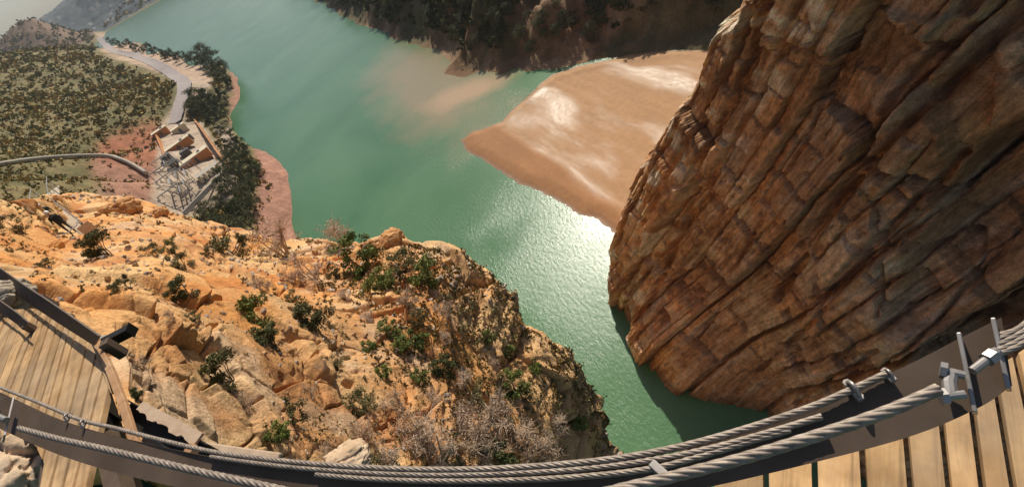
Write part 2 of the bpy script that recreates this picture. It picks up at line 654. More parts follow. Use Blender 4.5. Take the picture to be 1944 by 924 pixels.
# low braided swells running down the bar
pa, pb = np.array(at(960, 255, 0)[:2]), np.array(at(1180, 400, 0)[:2])
tdir = (pb - pa) / np.linalg.norm(pb - pa)
nn = np.array((-tdir[1], tdir[0]))
if nn[0] < 0: nn = -nn
off = (sx - pa[0]) * nn[0] + (sy - pa[1]) * nn[1]      # >0: the inner, wetter part
al = (sx - pa[0]) * tdir[0] + (sy - pa[1]) * tdir[1]
inner = sst(-1.2, 1.6, off + 1.5 * fbm(q * .07, 2, 95))
flow = fbm(np.stack([off * .15 + 1.0 * fbm(q * .03, 3, 97), al * .035, sx * 0], 1), 4, 96)
sz = .75 * sst(0, 4, s) - .35 * sst(0, -2, s) * 1 + np.where(s < 0, s * .25, 0) - .38 * inner * sst(2, 6, s) + .13 * flow * inner + .03 * fbm(q * .9, 4, 98)
keep = s > -3
wet = inner * sst(-.1, .6, -flow)
cs = np.array((.34, .165, .07)) * (1 - inner[:, None]) + np.array((.42, .24, .12)) * inner[:, None]
cs = cs * (1 - .18 * wet[:, None]) * (1 + .12 * fbm(np.stack([off * .8, al * .1, sx * 0], 1), 4, 99)[:, None])
cs = cs * (1 - .35 * sst(2.0, .2, s)[:, None])
me = np_mesh('sandbar', np.stack([sx, sy, sz], 1), None if False else (lambda g: g[keep[g].all(1)])(grid_faces(n, n)), cs)
wa_ = me.attributes.new('wet', 'FLOAT', 'POINT')
wa_.data.foreach_set('value', np.clip(wet + .6 * sst(1.5, .1, s), 0, 1).astype(np.float32))
M_sand = attr_mat('wet_sand', .10, .6, .15, .05, 9, .8)
nt = M_sand.node_tree
at_ = nt.nodes.new('ShaderNodeAttribute')
at_.attribute_name = 'wet'
rw = ramp(nt, at_.outputs['Fac'], [(0.0, (.85,) * 3), (.35, (.62,) * 3), (.75, (.46,) * 3), (1.0, (.38,) * 3)])
nt.links.new(rw.outputs[0], nt.nodes['Principled BSDF'].inputs['Roughness'])
nt.nodes['Principled BSDF'].inputs['Specular IOR Level'].default_value = .3
sb = link('sandbar', me, M_sand)
tag(sb, kind='structure')

# ------------------------------------------------------------------ dark cliff on the right
def rock_mesh_normals(V, nu, nv):
    G = V.reshape(nu, nv, 3)
    du = np.gradient(G, axis=0)
    dv = np.gradient(G, axis=1)
    nrm = np.cross(du, dv)
    nrm /= np.linalg.norm(nrm, axis=2, keepdims=True) + 1e-9
    return nrm.reshape(-1, 3)


CN = np.array((-.93, -.25, .27)); CN /= np.linalg.norm(CN)
CA = np.array((8.5, 55, 0.))
CD = np.array((.317, -.381, .868)); CD -= CN * (CN @ CD); CD /= np.linalg.norm(CD)   # along the beds
CS = np.cross(CN, CD)                                                            # across the beds
def cpl(px, py):
    r = ray(px, py)
    t = (CN @ (CA - CAM)) / (CN @ r)
    P = CAM + r * t - CA
    return P @ CS, P @ CD


E1 = np.cross((0, 0, 1), CN); E1 /= np.linalg.norm(E1)
if E1[1] > 0: E1 = -E1                                # runs towards the camera
E2 = np.cross(CN, E1)
if E2[2] < 0: E2 = -E2
nu, nv = 760, 640
# left edge of the face
ed = []
for px, py in [(1157, 640), (1153, 560), (1160, 460), (1185, 380), (1225, 290), (1262, 225), (1300, 150), (1328, 80), (1385, 45), (1400, 0), (1440, -90), (1520, -260)]:
    r = ray(px, py)
    t = (CN @ (CA - CAM)) / (CN @ r)
    P = CAM + r * t - CA
    ed.append((P @ E2, P @ E1))
ed = sorted(ed)
bb = np.linspace(-6, 92, nv)
ea = np.interp(bb, [e[0] for e in ed], [e[1] for e in ed])
tt = np.linspace(0, 1, nu)
# columns: a first stretch wraps round the back of the ridge
wrap = 90
ta = np.concatenate([np.linspace(-14, 0, wrap, endpoint=False), 78 * (np.linspace(0, 1, nu - wrap) ** 1.12)])
AA = ea[None] + ta[:, None] * np.ones((1, nv))
BB = np.ones((nu, 1)) * bb[None]
back = np.where(ta < 1.2, (1.2 - ta), 0)[:, None]
dep_ = -(back ** 1.5) * .9
V = CA + AA[..., None] * E1 + BB[..., None] * E2 + dep_[..., None] * CN
top = np.maximum(BB - 78, 0)
V = V - (top ** 1.3)[..., None] * CN * .8
V = V.reshape(-1, 3)
p = V - CA
cs_, cd_, = p @ CS, p @ CD
wv = 1.5 * fbm(p * .04, 3, 101) + .16 * fbm(p * .25, 3, 102)
cc = cs_ + wv + .0018 * cd_ ** 2 * 0
disp = 1.5 * fbm(p * .055, 3, 103)
# thick beds with ragged recessed joints between them
nearedge = sst(26, 9, np.broadcast_to(ta[:, None], (nu, nv)).ravel())
# slabs: beds broken by cross joints into long blocks, each block set back and tilted on its own
def brick(u, v, T, L, seed):
    uu = u / T + .30 * vn(np.stack([u / T * .45, v / L * .10, 0 * u], 1) + seed, seed)
    i = np.floor(uu)
    fx = uu - i
    Lk = L * (.55 + .9 * _h(i, i * 0, i * 0, seed + 1))
    yy = (v + (.35 * (_h(i, i * 0, i * 0, seed + 3) - .5)) * (fx - .5) * T) / Lk + 17 * _h(i, i * 0, i * 0, seed + 2)
    j = np.floor(yy)
    fy = yy - j
    r = [_h(i, j, i * 0, seed + 4 + k) for k in range(4)]
    e = np.minimum(np.minimum(fx, 1 - fx) * T, np.minimum(fy, 1 - fy) * Lk)
    tilt = (fx - .5) * T * (r[1] - .75) + (fy - .5) * Lk * (r[2] - .5) * .25
    return r[0] - .5, tilt, e, r[3]


nearedge = sst(26, 9, np.broadcast_to(ta[:, None], (nu, nv)).ravel())
jw = .10 * fbm(p * .9, 3, 142) + .05 * fbm(p * 3.0, 2, 143)
ua, va = cc + jw, cd_ + .5 * fbm(p * .25, 3, 144) + 2 * jw
tones = []
i0, t0, e0, q0_ = brick(ua, va, 6.6, 14, 910)
disp += 3.2 * i0 + .34 * t0 - 1.8 * sst(.36, .08, e0) * (.3 + q0_)
i1_, t1_, e1_, q1_ = brick(ua, va, 2.5, 5.0, 920)
m1 = np.clip(.25 + .75 * sst(-.1, .3, fbm(p * np.array((.12, .12, .07)), 2, 921)) + .3 * nearedge, 0, 1)
disp += (1.35 * i1_ + .30 * t1_ - .85 * sst(.17, .04, e1_) * (.2 + q1_)) * m1
i2_, t2_, e2_, q2_ = brick(ua + .03 * fbm(p * 5, 2, 933), va, .55, 1.9, 930)
m2 = np.clip(.05 + .85 * sst(.05, .4, fbm(p * np.array((.2, .2, .12)) + 7, 3, 931)) + .35 * nearedge, 0, 1)
disp += (.36 * i2_ + .34 * t2_ - .22 * sst(.09, .02, e2_) * (.2 + q2_)) * m2
tones = [i1_ * m1, i2_ * m2]
idr, idr2 = i0 + .5, i1_ + .5
# hollows
f1, f2, _i, tl = cell(p / 3.0 + .35 * fbm(p * .4, 2, 170)[:, None], 171)
disp -= 1.1 * sst(.26, .10, f1) * (_i > .62)
f1, f2, _i, tl = cell(p / 1.0, 175)
disp -= .45 * sst(.30, .1, f1) * (_i > .72) * sst(0, .3, fbm(p * .12 + 14, 3, 176))
disp += .05 * fbm(p * .8, 5, 180, .65) + .10 * np.abs(fbm(p * 2.6, 4, 181, .65))
# the deep overhung recess at the far right, below the big blocks, and the fissure that runs up the face
def soft(px, py, sx_, sy_, amt):
    c, d = cpl(px, py)
    g = ((cs_ - c) / sx_) ** 2 + ((cd_ - d) / sy_) ** 2
    return amt * np.exp(-g ** 1.6)


disp -= soft(1890, 420, 2.6, 9, 3.4)
disp -= soft(1930, 330, 2.0, 4, 1.6)
disp += soft(1730, 250, 2.8, 5, 1.5)
disp += soft(1290, 670, 10, 8, 4.6)  # cliff foot bulged outward to throw a wider shadow on the river
disp += soft(1640, 540, 3.5, 8, 1.2)
fc, fd = cpl(1640, 330)
disp -= 2.2 * np.exp(-((cc - fc) / .42) ** 2) * sst(-14, -4, cd_ - fd)
fc, fd = cpl(1400, 250)
disp -= 1.3 * np.exp(-((cc - fc) / .3) ** 2)
def groove(pts, w, dpt):
    global disp
    q = [cpl(*t) for t in pts]
    dd = np.full(len(cs_), 1e9)
    wx_ = cs_ + .5 * fbm(p * .35 + 3, 3, 185) + .12 * fbm(p * 1.6, 2, 186)
    for (a, b), (c, e) in zip(q[:-1], q[1:]):
        vx, vy = c - a, e - b
        t = np.clip(((wx_ - a) * vx + (cd_ - b) * vy) / (vx * vx + vy * vy), 0, 1)
        dd = np.minimum(dd, np.hypot(wx_ - a - t * vx, cd_ - b - t * vy))
    disp = disp - dpt * sst(w, w * .35, dd) * (.6 + .5 * vn(p * .25 + 8, 187))


groove([(1880, -60), (1800, 60), (1700, 200), (1620, 320), (1560, 430), (1470, 570)], .75, 2.6)
groove([(1500, -60), (1410, 120), (1370, 220), (1310, 340), (1270, 480), (1225, 620)], .60, 2.2)
groove([(1450, -10), (1360, 150), (1290, 300), (1230, 430), (1195, 560)], .45, 1.6)
groove([(1390, 20), (1330, 110), (1270, 260), (1215, 370), (1178, 470)], .40, 1.4)
groove([(1960, 400), (1850, 530), (1750, 640), (1600, 740)], .22, 1.3)
groove([(1630, 270), (1660, 380), (1690, 470), (1690, 570)], .16, 1.2)
groove([(1810, 300), (1720, 400), (1560, 600), (1400, 740)], .35, 1.5)
groove([(1700, 640), (1600, 700), (1500, 780)], .3, 1.3)
groove([(1640, 20), (1560, 180), (1490, 330), (1400, 500), (1330, 640)], .28, 1.2)


def slab(pts, amt, sft=.25):
    global disp
    q = [cpl(*t) for t in pts]
    s = sdist(q, cs_ + .35 * fbm(p * .6 + 13, 3, 188), cd_ + .35 * fbm(p * .6 + 19, 3, 189))
    disp = disp + amt * sst(-sft, sft, s)


slab([(1620, 275), (1745, 165), (1805, 245), (1800, 300), (1735, 335), (1690, 300)], 1.5)
slab([(1500, 420), (1590, 330), (1650, 300), (1680, 430), (1600, 520), (1540, 560)], .9)
slab([(1850, 275), (1960, 240), (2100, 300), (2100, 640), (1900, 640), (1700, 600), (1760, 440)], -2.2, .5)
slab([(1690, 20), (1850, 30), (1830, 150), (1740, 150), (1680, 230), (1640, 200)], .9)
slab([(1880, 90), (1960, 60), (2000, 250), (1870, 250)], 1.2)
disp = disp * sst(-14, 2, ta)[:, None].repeat(nv, 1).ravel()
V = V + CN * disp[:, None]
V = V + E1 * (.14 * fbm(p * 1.1 + 50, 3, 190))[:, None]
brown = np.array((.43, .235, .115))
rust = np.array((.50, .25, .11))
tan = np.array((.62, .42, .25))
grey = np.array((.68, .56, .42))
k1 = sst(-.15, .35, fbm(p * .14, 4, 200))[:, None]
C = brown * (1 - k1) + rust * k1
k2 = sst(.0, .45, fbm(p * .3 + 20, 5, 201))[:, None] * .75
C = C * (1 - k2) + tan * k2
dirx = np.repeat((AA - ea[None]).ravel()[:, None], 1, 1)
k3 = (sst(.05, .35, fbm(p * .45 + 31, 5, 202)) * (.25 + .75 * sst(14, 2, dirx[:, 0])))[:, None]  # lichen grey, stronger by the left ridge to paint its pale rim highlights
C = C * (1 - k3) + grey * k3
C = C * (1.22 + .30 * (idr - .5) + .25 * (idr2 - .5) + .34 * tones[0] + .30 * tones[1])[:, None]
stv = fbm(np.stack([cc * 1.5, cd_ * .12, (p @ CN) * .3], 1), 5, 210, .6)
ks = sst(.05, .45, stv)[:, None] * .6
C = C * (1 - ks) + C * np.array((.40, .36, .34)) * ks
ks = sst(-.12, -.5, stv)[:, None] * .6
C = C * (1 - ks) + np.array((.60, .46, .33)) * ks
stv = fbm(np.stack([cc * 5, cd_ * .5, (p @ CN)], 1), 4, 211, .6)
C = C * (1 + .55 * stv)[:, None]
C = np.clip(C, .015, .85)
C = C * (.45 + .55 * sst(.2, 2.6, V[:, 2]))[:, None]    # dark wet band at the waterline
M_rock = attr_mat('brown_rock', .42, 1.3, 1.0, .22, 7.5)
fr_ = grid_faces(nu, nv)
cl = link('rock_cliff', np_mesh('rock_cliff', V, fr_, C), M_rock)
nf = cl.data.polygons[nu * nv // 2].normal
if nf.dot(Vector(CN)) < 0:
    cl.data.flip_normals()
tag(cl, 'tall brown layered rock wall in shade, its foot in the green river right of the sandbar', 'cliff')
cl['kind'] = 'structure'

# ------------------------------------------------------------------ orange cliff below the walkway
ctl = [(-350, 350, 20), (-350, 600, 9), (0, 370, 27), (100, 372, 34), (180, 372, 38), (330, 398, 41), (470, 438, 38), (600, 452, 33), (740, 440, 27), (870, 475, 24), (960, 555, 23.5), (1050, 655, 23.5), (1120, 740, 24), (1175, 850, 25.5),
       (-50, 560, 8.2), (60, 560, 7.8), (170, 640, 6.2), (250, 800, 4.6), (310, 850, 4.9), (450, 900, 6.5), (600, 900, 9.3), (800, 900, 12.3), (1000, 900, 17), (1100, 900, 21),
       (100, 500, 11), (300, 600, 8.6), (300, 480, 17), (500, 600, 14), (500, 500, 23), (450, 750, 8.2), (700, 600, 18), (700, 750, 13.5), (900, 600, 20.5), (900, 750, 17), (1050, 800, 20.5),
       (200, 440, 25), (130, 445, 27), (50, 440, 19), (0, 480, 12), (-100, 480, 12), (100, 1100, 5), (600, 1150, 12), (1000, 1150, 19), (1250, 1000, 28), (1250, 1200, 30)]
ctl = np.array(ctl, float)
Ev = crom([(-420, 330), (-200, 345), (0, 372), (90, 372), (180, 372), (260, 376), (330, 400), (400, 425), (470, 440), (540, 452), (600, 455), (660, 462), (740, 442), (810, 456), (880, 480), (920, 505), (960, 553), (1003, 605), (1050, 655),
            (1085, 700), (1120, 745), (1150, 790), (1178, 850), (1225, 930), (1290, 1060)], 1000)
Iv = crom([(-420, 760), (-300, 740), (-160, 720), (-60, 700), (0, 690), (60, 700), (110, 730), (150, 760), (180, 800), (200, 830), (230, 870), (270, 910), (320, 950), (380, 980), (430, 1010), (480, 1030), (530, 1050), (580, 1070), (640, 1090),
            (700, 1110), (760, 1130), (820, 1150), (900, 1180), (980, 1200), (1060, 1230)], 1000)
nu, nm, nx = 1000, 520, 70
s_ = 1 - (1 - np.linspace(0, 1, nm)) ** 1.45
G = Iv[:, None] * (1 - s_[None, :, None]) + Ev[:, None] * s_[None, :, None]
g = G.reshape(-1, 2)
D = np.exp(tps(ctl[:, :2] / 300, np.log(ctl[:, 2]), g / 300, 2e-4))
R_ = FW + RT * ((g[:, 0:1] - 972) / F) - UP * ((g[:, 1:2] - 462) / F)
V = (CAM + R_ * D[:, None]).reshape(nu, nm, 3)
# beyond the brow the rock falls to the river
eP = V[:, -1]
hd = eP[:, :2] / np.linalg.norm(eP[:, :2], axis=1, keepdims=True)
kk = sst(.71, .89, np.arange(nu) / nu)[:, None]
ang = -.65 * kk
od = np.concatenate([hd[:, :1] * np.cos(-ang) - hd[:, 1:] * np.sin(-ang), hd[:, :1] * np.sin(-ang) + hd[:, 1:] * np.cos(-ang)], 1)
ext = np.zeros((nu, nx, 3))
for j in range(nx):
    u = (j + 1) / nx
    out = 5.0 * u ** .6
    dz = -(eP[:, 2] + 4) * u ** 1.9 * (1.0)
    ext[:, j, :2] = eP[:, :2] + od * out
    ext[:, j, 2] = eP[:, 2] + dz
V = np.concatenate([V, ext], 1)
nt_ = nm + nx
NRM = rock_mesh_normals(V, nu, nt_)
V = V.reshape(-1, 3)
if NRM[nt_ * 400 + 200] @ (CAM - V[nt_ * 400 + 200]) < 0: NRM = -NRM
# smooth the normals so that the displacement does not tangle
NG = NRM.reshape(nu, nt_, 3).copy()
for _ in range(25):
    NG[1:-1] = (NG[:-2] + NG[1:-1] + NG[2:]) / 3
    NG[:, 1:-1] = (NG[:, :-2] + NG[:, 1:-1] + NG[:, 2:]) / 3
NRM = NG.reshape(-1, 3)
NRM /= np.linalg.norm(NRM, axis=1, keepdims=True)
p = V.copy()
wr = np.stack([fbm(p * .5, 3, 301), fbm(p * .5 + 11, 3, 302), fbm(p * .5 + 23, 3, 303)], 1)
pw = p + .55 * wr
edge = np.tile(np.arange(nt_) / nm, nu)                    # 0 deck side .. 1 brow
colx = np.repeat(np.arange(nu) / nu, nt_)
disp = .9 * fbm(p * .16, 3, 304) - .35
BT = np.array((.10, .16, .98)); BT /= np.linalg.norm(BT)
pw = p + .22 * wr
f1, f2, i1, t1 = cell(pw * np.array((.30, .30, .50)), 310)
cr1 = sst(.035, 0, f2 - f1)
disp += .42 * (i1 - .5) + .7 * t1 - .55 * cr1
f1, f2, i2, t2 = cell(pw * np.array((.8, .8, 1.5)) + 5, 320)
mk = sst(-.05, .4, fbm(p * .30 + 8, 3, 321))
cr2 = sst(.045, 0, f2 - f1)
disp += (.15 * (i2 - .5) + .30 * t2 - .24 * cr2) * mk
f1, f2, i3, t3 = cell(pw * 2.6 + 9, 330)
mk3 = sst(.0, .35, fbm(p * .6 + 18, 3, 331))
disp += (.10 * (i3 - .5) + .3 * t3 - .05 * sst(.08, 0, f2 - f1)) * mk3
# thin bedding
bc = p @ BT + .25 * fbm(p * .4, 3, 340)
for T, am in ((.85, .30), (.27, .10)):
    x = bc / T
    ix = np.floor(x)
    fr = x - ix
    l0, l1 = _h(ix, ix * 0, ix * 0, 350), _h(ix + 1, ix * 0, ix * 0, 350)
    mk4 = sst(.05, .35, fbm(p * .22 + 28, 3, 352) + .35 * sst(.62, .95, edge))
    disp += am * (l0 + (l1 - l0) * sst(.85, 1, fr) - .5 - .7 * (sst(.14, 0, fr) + sst(.86, 1, fr)) * .6) * mk4
vd_ = CAM - V; vd_ /= np.linalg.norm(vd_, axis=1, keepdims=True)
grz = np.clip(np.abs((vd_ * NRM).sum(1)) * 2.6, .25, 1)
disp = disp * (.45 + .55 * grz)
disp += .10 * grz * fbm(p * 1.5, 4, 360) + .025 * fbm(p * 6, 3, 361) * grz
disp -= .35 * sst(.22, .05, cell(p * .9 + 3, 370)[0])
Gd = disp.reshape(nu, nt_)
Gb = Gd.copy()
Gb[1:-1, 1:-1] = (Gd[1:-1, 1:-1] * 2 + Gd[:-2, 1:-1] * 1.5 + Gd[2:, 1:-1] * 1.5 + Gd[1:-1, :-2] + Gd[1:-1, 2:]) / 7
Gd = Gb.copy()
Gb[1:-1] = (Gd[1:-1] * 2 + Gd[:-2] + Gd[2:]) / 4
disp = Gb.ravel()
V = V + NRM * disp[:, None]
# rough, broken outer corner
cn = sst(.62, .8, colx) * sst(.6, .95, edge)
V += np.stack([.7 * fbm(p * .6, 4, 380), .5 * fbm(p * .6 + 5, 4, 381), .3 * fbm(p * .9, 3, 382)], 1) * cn[:, None]
org = np.array((.70, .32, .10))
yel = np.array((.74, .47, .22))
rst = np.array((.50, .18, .05))
pal = np.array((.68, .49, .32))
gry = np.array((.34, .27, .21))
k1 = sst(-.3, .35, fbm(p * .35, 4, 400))[:, None]
C = org * (1 - k1) + yel * k1
k2 = (sst(.08, .5, fbm(p * .45 + 14, 5, 401)) * .8)[:, None]
C = C * (1 - k2) + rst * k2
k3 = (sst(.1, .5, fbm(p * .5 + 34, 5, 402)) * .75)[:, None]
C = C * (1 - k3) + pal * k3
soil = sst(.05, .35, fbm(p * .30 + 54, 4, 403) + .25 * sst(.3, .6, colx) + .1 * sst(.5, .1, NRM[:, 2])) * (1 - .8 * sst(.30, .1, colx))
C = C * (1 - .3 * soil[:, None]) + np.array((.52, .34, .19)) * .3 * soil[:, None]
k5 = (sst(.68, .86, colx) * sst(.70, .98, edge) * .6)[:, None]
C = C * (1 - k5 * .5) + np.array((.42, .24, .14)) * k5 * .5
C = C * (1 + .22 * (i1 - .5) + .22 * (i2 - .5) * mk)[:, None]
C = C * (1 - .25 * sst(0, 1, cr1 * mk))[:, None]
M_orange = attr_mat('orange_rock', .24, 2.4, .9, .08, 16)
oc = link('orange_cliff', np_mesh('orange_cliff', V, grid_faces(nu, nt_), C), M_orange)
if oc.data.polygons[nt_ * 400 + 200].normal.dot(Vector(NRM[nt_ * 400 + 200])) < 0:
    oc.data.flip_normals()
tag(oc, 'sunlit orange and tan cliff of cracked slabs dropping from the walkway to the river', 'cliff')
oc['kind'] = 'structure'
bpy.context.view_layer.update()


def cast(o, px, py):
    r = Vector(ray(px, py))
    ok, loc, nrm, i = o.ray_cast(Vector(CAM), r.normalized())
    return (loc, nrm) if ok else (None, None)


def spot(px, py):
    """nearest surface of cliff or ground at a photo spot, and its depth"""
    best = None
    for o in (oc, cl):
        l, nn_ = cast(o, px, py)
        if l is not None:
            d = (np.array(l) - CAM) @ FW
            if best is None or d < best[1]: best = (l, d, nn_)
    if best is None:
        l = hit(px, py)
        if l is None: return None
        best = (l, (np.array(l) - CAM) @ FW, Vector((0, 0, 1)))
    return best


def pxm(px, py, d):
    """photo pixels per metre at that spot"""
    r = np.linalg.norm(ray(px, py))
    return F / d * (1 + .35 * (r - 1))


# ------------------------------------------------------------------ plants
def leaf_mat(name, c1, c2, rough=.7):
    m, nt, b = mat(name, rough=rough, spec=.2)
    a = nt.nodes.new('ShaderNodeVertexColor')
    a.layer_name = 'Col'
    oi = nt.nodes.new('ShaderNodeObjectInfo')
    r1 = ramp(nt, oi.outputs['Random'], [(0, c1), (1, c2)])
    c = mix(nt, a.outputs[0], r1.outputs[0], 1, 'MULTIPLY')
    nt.links.new(c, b.inputs['Base Color'])
    return m


M_leaf = leaf_mat('green_leaves', (.12, .155, .035), (.19, .21, .05))
M_olive = leaf_mat('olive_leaves', (.14, .13, .05), (.20, .165, .07))
M_dark = leaf_mat('dark_leaves', (.06, .075, .024), (.105, .105, .036))
M_dry = leaf_mat('dry_twigs', (.44, .31, .21), (.56, .43, .32))
M_pine = leaf_mat('pine_needles', (.05, .07, .024), (.085, .10, .034))
M_bark = noisy_mat('bark', (.10, .065, .04), (.20, .14, .09), 12)


def leaves(n, cen, rad, size, seed, elong=1.6, flat=1.0, updir=.3, shade=.35):
    """n small leaves spread in clumps; cen (k,3), rad (k,)"""
    rg = np.random.default_rng(seed)
    k = rg.integers(0, len(cen), n)
    d = rg.normal(size=(n, 3))
    d /= np.linalg.norm(d, axis=1, keepdims=True)
    rr_ = rad[k] * rg.random(n) ** .45
    c = cen[k] + d * rr_[:, None] * np.array((1, 1, flat))
    a = rg.normal(size=(n, 3)); a[:, 2] += updir
    a /= np.linalg.norm(a, axis=1, keepdims=True)
    b = np.cross(a, rg.normal(size=(n, 3)))
    b /= np.linalg.norm(b, axis=1, keepdims=True)
    s = size * (.6 + .8 * rg.random(n))[:, None]
    V = np.stack([c - a * s * elong, c + b * s * .5, c + a * s * elong, c - b * s * .5], 1).reshape(-1, 3)
    Fq = np.arange(4 * n).reshape(n, 4)
    ck = 1 + shade * (rg.random(len(cen))[k] - .5) * 2 + .3 * (rg.random(n) - .5)
    col = np.repeat(np.clip(ck, .3, 1.8), 4)[:, None] * np.ones(3)
    return V, Fq, col


def clumps(n, seed, rx=.5, ry=.5, h=.9, hole=0.0, power=.5):
    rg = np.random.default_rng(seed)
    a = rg.random(n) * 2 * PI
    r = rg.random(n) ** power
    z = .12 + (h - .12) * rg.random(n)
    sh = np.sqrt(np.clip(1 - ((z / h - .35) / .75) ** 2, .05, 1))
    return np.stack([rx * r * sh * np.cos(a), ry * r * sh * np.sin(a), z], 1)


def make_shrub(name, seed, m, nl, nc, lsize, crad, stems=9, h=.9, flat=.8, stem_mat=None, twig=0):
    """a bush one metre across: foliage and stems"""
    root = empty(name)
    rg = random.Random(seed)
    cen = clumps(nc, seed, .46, .46, h)
    rad = np.random.default_rng(seed).uniform(crad * .6, crad * 1.3, nc)
    if nl:
        V, Fq, c = leaves(int(nl * 1.8), cen, rad, lsize * 1.5, seed, flat=flat)
        link('foliage', np_mesh('foliage', V, Fq, c, False), m, root)
    st = MB()
    for k in range(stems):
        e = cen[rg.randrange(nc)]
        b_ = (rg.uniform(-.06, .06), rg.uniform(-.06, .06), -.12)
        mid = (e[0] * .45 + rg.uniform(-.06, .06), e[1] * .45 + rg.uniform(-.06, .06), e[2] * .5)
        st.tube([b_, mid, tuple(e)], [.016, .011, .004], 5)
        for q in range(twig):
            t = rg.uniform(.3, 1)
            o = Vector(mid).lerp(Vector(e), t)
            dd = Vector((rg.gauss(0, 1), rg.gauss(0, 1), abs(rg.gauss(.5, .7)))).normalized() * rg.uniform(.12, .34)
            st.tube([o, o + dd * .5 + Vector((rg.uniform(-.03, .03), 0, 0)), o + dd], [.006, .004, .002], 3, False)
    so_ = st.build('stem', stem_mat or M_bark, root)
    if stem_mat: 
        me_ = so_.data
        a_ = me_.color_attributes.new('Col', 'FLOAT_COLOR', 'POINT')
        a_.data.foreach_set('color', [1.0] * (4 * len(me_.vertices)))
    return root


def copy_tree(o, parent=None):
    c = o.copy()
    COL.objects.link(c)
    c.parent = parent
    for ch in list(o.children):
        copy_tree(ch, c)
    return c


PROTO = {
    'green': [make_shrub('green_shrub', 11, M_leaf, 1500, 26, .016, .13), make_shrub('green_shrub', 12, M_leaf, 1300, 18, .018, .15, h=.7)],
    'olive': [make_shrub('olive_shrub', 21, M_olive, 1300, 24, .014, .13), make_shrub('olive_shrub', 22, M_olive, 1000, 18, .015, .12, h=.65)],
    'dark': [make_shrub('dark_shrub', 31, M_dark, 1600, 26, .017, .14), make_shrub('dark_shrub', 32, M_dark, 1300, 18, .018, .15)],
    'dry': [make_shrub('dry_shrub', 41, M_dry, 500, 20, .010, .14, 16, 1.0, .8, M_dry, 16), make_shrub('dry_shrub', 42, M_dry, 300, 20, .010, .16, 20, .8, .8, M_dry, 16)],
}
used = set()


def place(kind, px, py, w, label, group='shrubs growing on the orange cliff', k=None, name=None):
    for k_ in range(40):
        l, nn_ = cast(oc, px, py + w * .25 + k_ * 3)
        if l is not None: break
    if l is None: return None
    d = (np.array(l) - CAM) @ FW
    ps = PROTO[kind]
    p0 = ps[(k if k is not None else int(px + py)) % 2]
    if id(p0) in used: o = copy_tree(p0)
    else: o = p0; used.add(id(p0))
    m_ = 1.22 * w / pxm(px, py, d)
    o.location = l - Vector((0, 0, .08 * m_))
    o.scale = (m_, m_, m_ * random.uniform(.75, .95))
    o.rotation_euler = (random.uniform(-.12, .12), random.uniform(-.12, .12), random.uniform(0, 6.28))
    tag(o, label, 'shrub', group)
    return o


SH = [
    ('dark', 207, 468, 66, 'round dark green shrub on the rocks just right of the two hikers'),
    ('olive', 298, 478, 40, 'small grey-green shrub to the right of the round dark shrub by the hikers'),
    ('olive', 238, 535, 50, 'low olive shrub on the orange slab below the round dark shrub'),
    ('dark', 357, 548, 50, 'upright dark olive shrub in the cleft between two upper slabs'),
    ('olive', 350, 500, 46, 'pale olive shrub at the upper end of the cleft between slabs'),
    ('green', 505, 600, 84, 'large yellow-green shrub in the middle of the orange slabs'),
    ('dark', 520, 645, 66, 'dark shrub tucked below the large yellow-green shrub'),
    ('dark', 603, 602, 66, 'dark brown-green round shrub right of the large yellow-green shrub'),
    ('dry', 596, 512, 70, 'dry brown shrub on the upper ledge under the brow'),
    ('green', 690, 490, 80, 'bright green shrub climbing the brow of the cliff'),
    ('green', 725, 530, 56, 'bright green shrub below the green shrub at the brow'),
    ('dry', 652, 446, 66, 'pale pinkish bare shrub standing against the green water at the brow'),
    ('dark', 440, 705, 72, 'dark shrub above the crack of the lower big slabs'),
    ('dry', 272, 690, 48, 'small dry shrub on the wide slab beside the wooden deck'),
    ('dark', 266, 752, 42, 'small dark green shrub beside the lower corner of the wooden deck'),
    ('dry', 498, 545, 52, 'leafless reddish bush above the large yellow-green shrub'),
    ('olive', 445, 466, 74, 'wide olive shrub along the brow beside the shore trees'),
    ('dry', 540, 462, 84, 'greyish dry shrub along the brow left of the pinkish bare one'),
    ('green', 812, 520, 62, 'green shrub behind the banded rocks at the brow'),
    ('olive', 770, 500, 60, 'olive shrub between the green brow shrubs and the banded rocks'),
    ('green', 744, 622, 40, 'small bright green shrub in the middle of the stony slope'),
    ('green', 790, 642, 52, 'bright green spreading shrub lower on the stony slope'),
    ('dark', 850, 690, 46, 'dark shrub on the stony slope above the dry thicket'),
    ('green', 980, 732, 56, 'green shrub near the outer edge of the cliff'),
    ('green', 965, 668, 32, 'little green shrub near the top of the outer edge'),
    ('olive', 690, 762, 66, 'pale olive shrub on the slab left of the dry thicket'),
    ('olive', 560, 775, 70, 'olive shrub in the long gully right of the biggest slab'),
    ('green', 535, 812, 50, 'green shrub at the foot of the long gully'),
    ('olive', 640, 690, 44, 'small olive shrub over the head of the long gully'),
    ('olive', 40, 428, 52, 'olive shrub on the orange rocks at the left edge of the photo'),
    ('dry', 850, 590, 50, 'dry brown shrub on the stony slope under the banded rocks'),
    ('olive', 905, 745, 58, 'olive shrub at the upper edge of the dry thicket'),
    ('dark', 875, 862, 100, 'dark green shrub at the bottom against the rope handrail'),
    ('dark', 958, 866, 74, 'dark shrub right of the dark green one against the rope handrail'),
    ('olive', 700, 872, 60, 'olive shrub by the pale boulder against the rope handrail'),
    ('dry', 628, 855, 64, 'brown dry shrub left of the pale boulder at the rope handrail'),
]
for kd, px, py, w, lb in SH:
    place(kd, px, py, w, lb)
rs = random.Random(5)
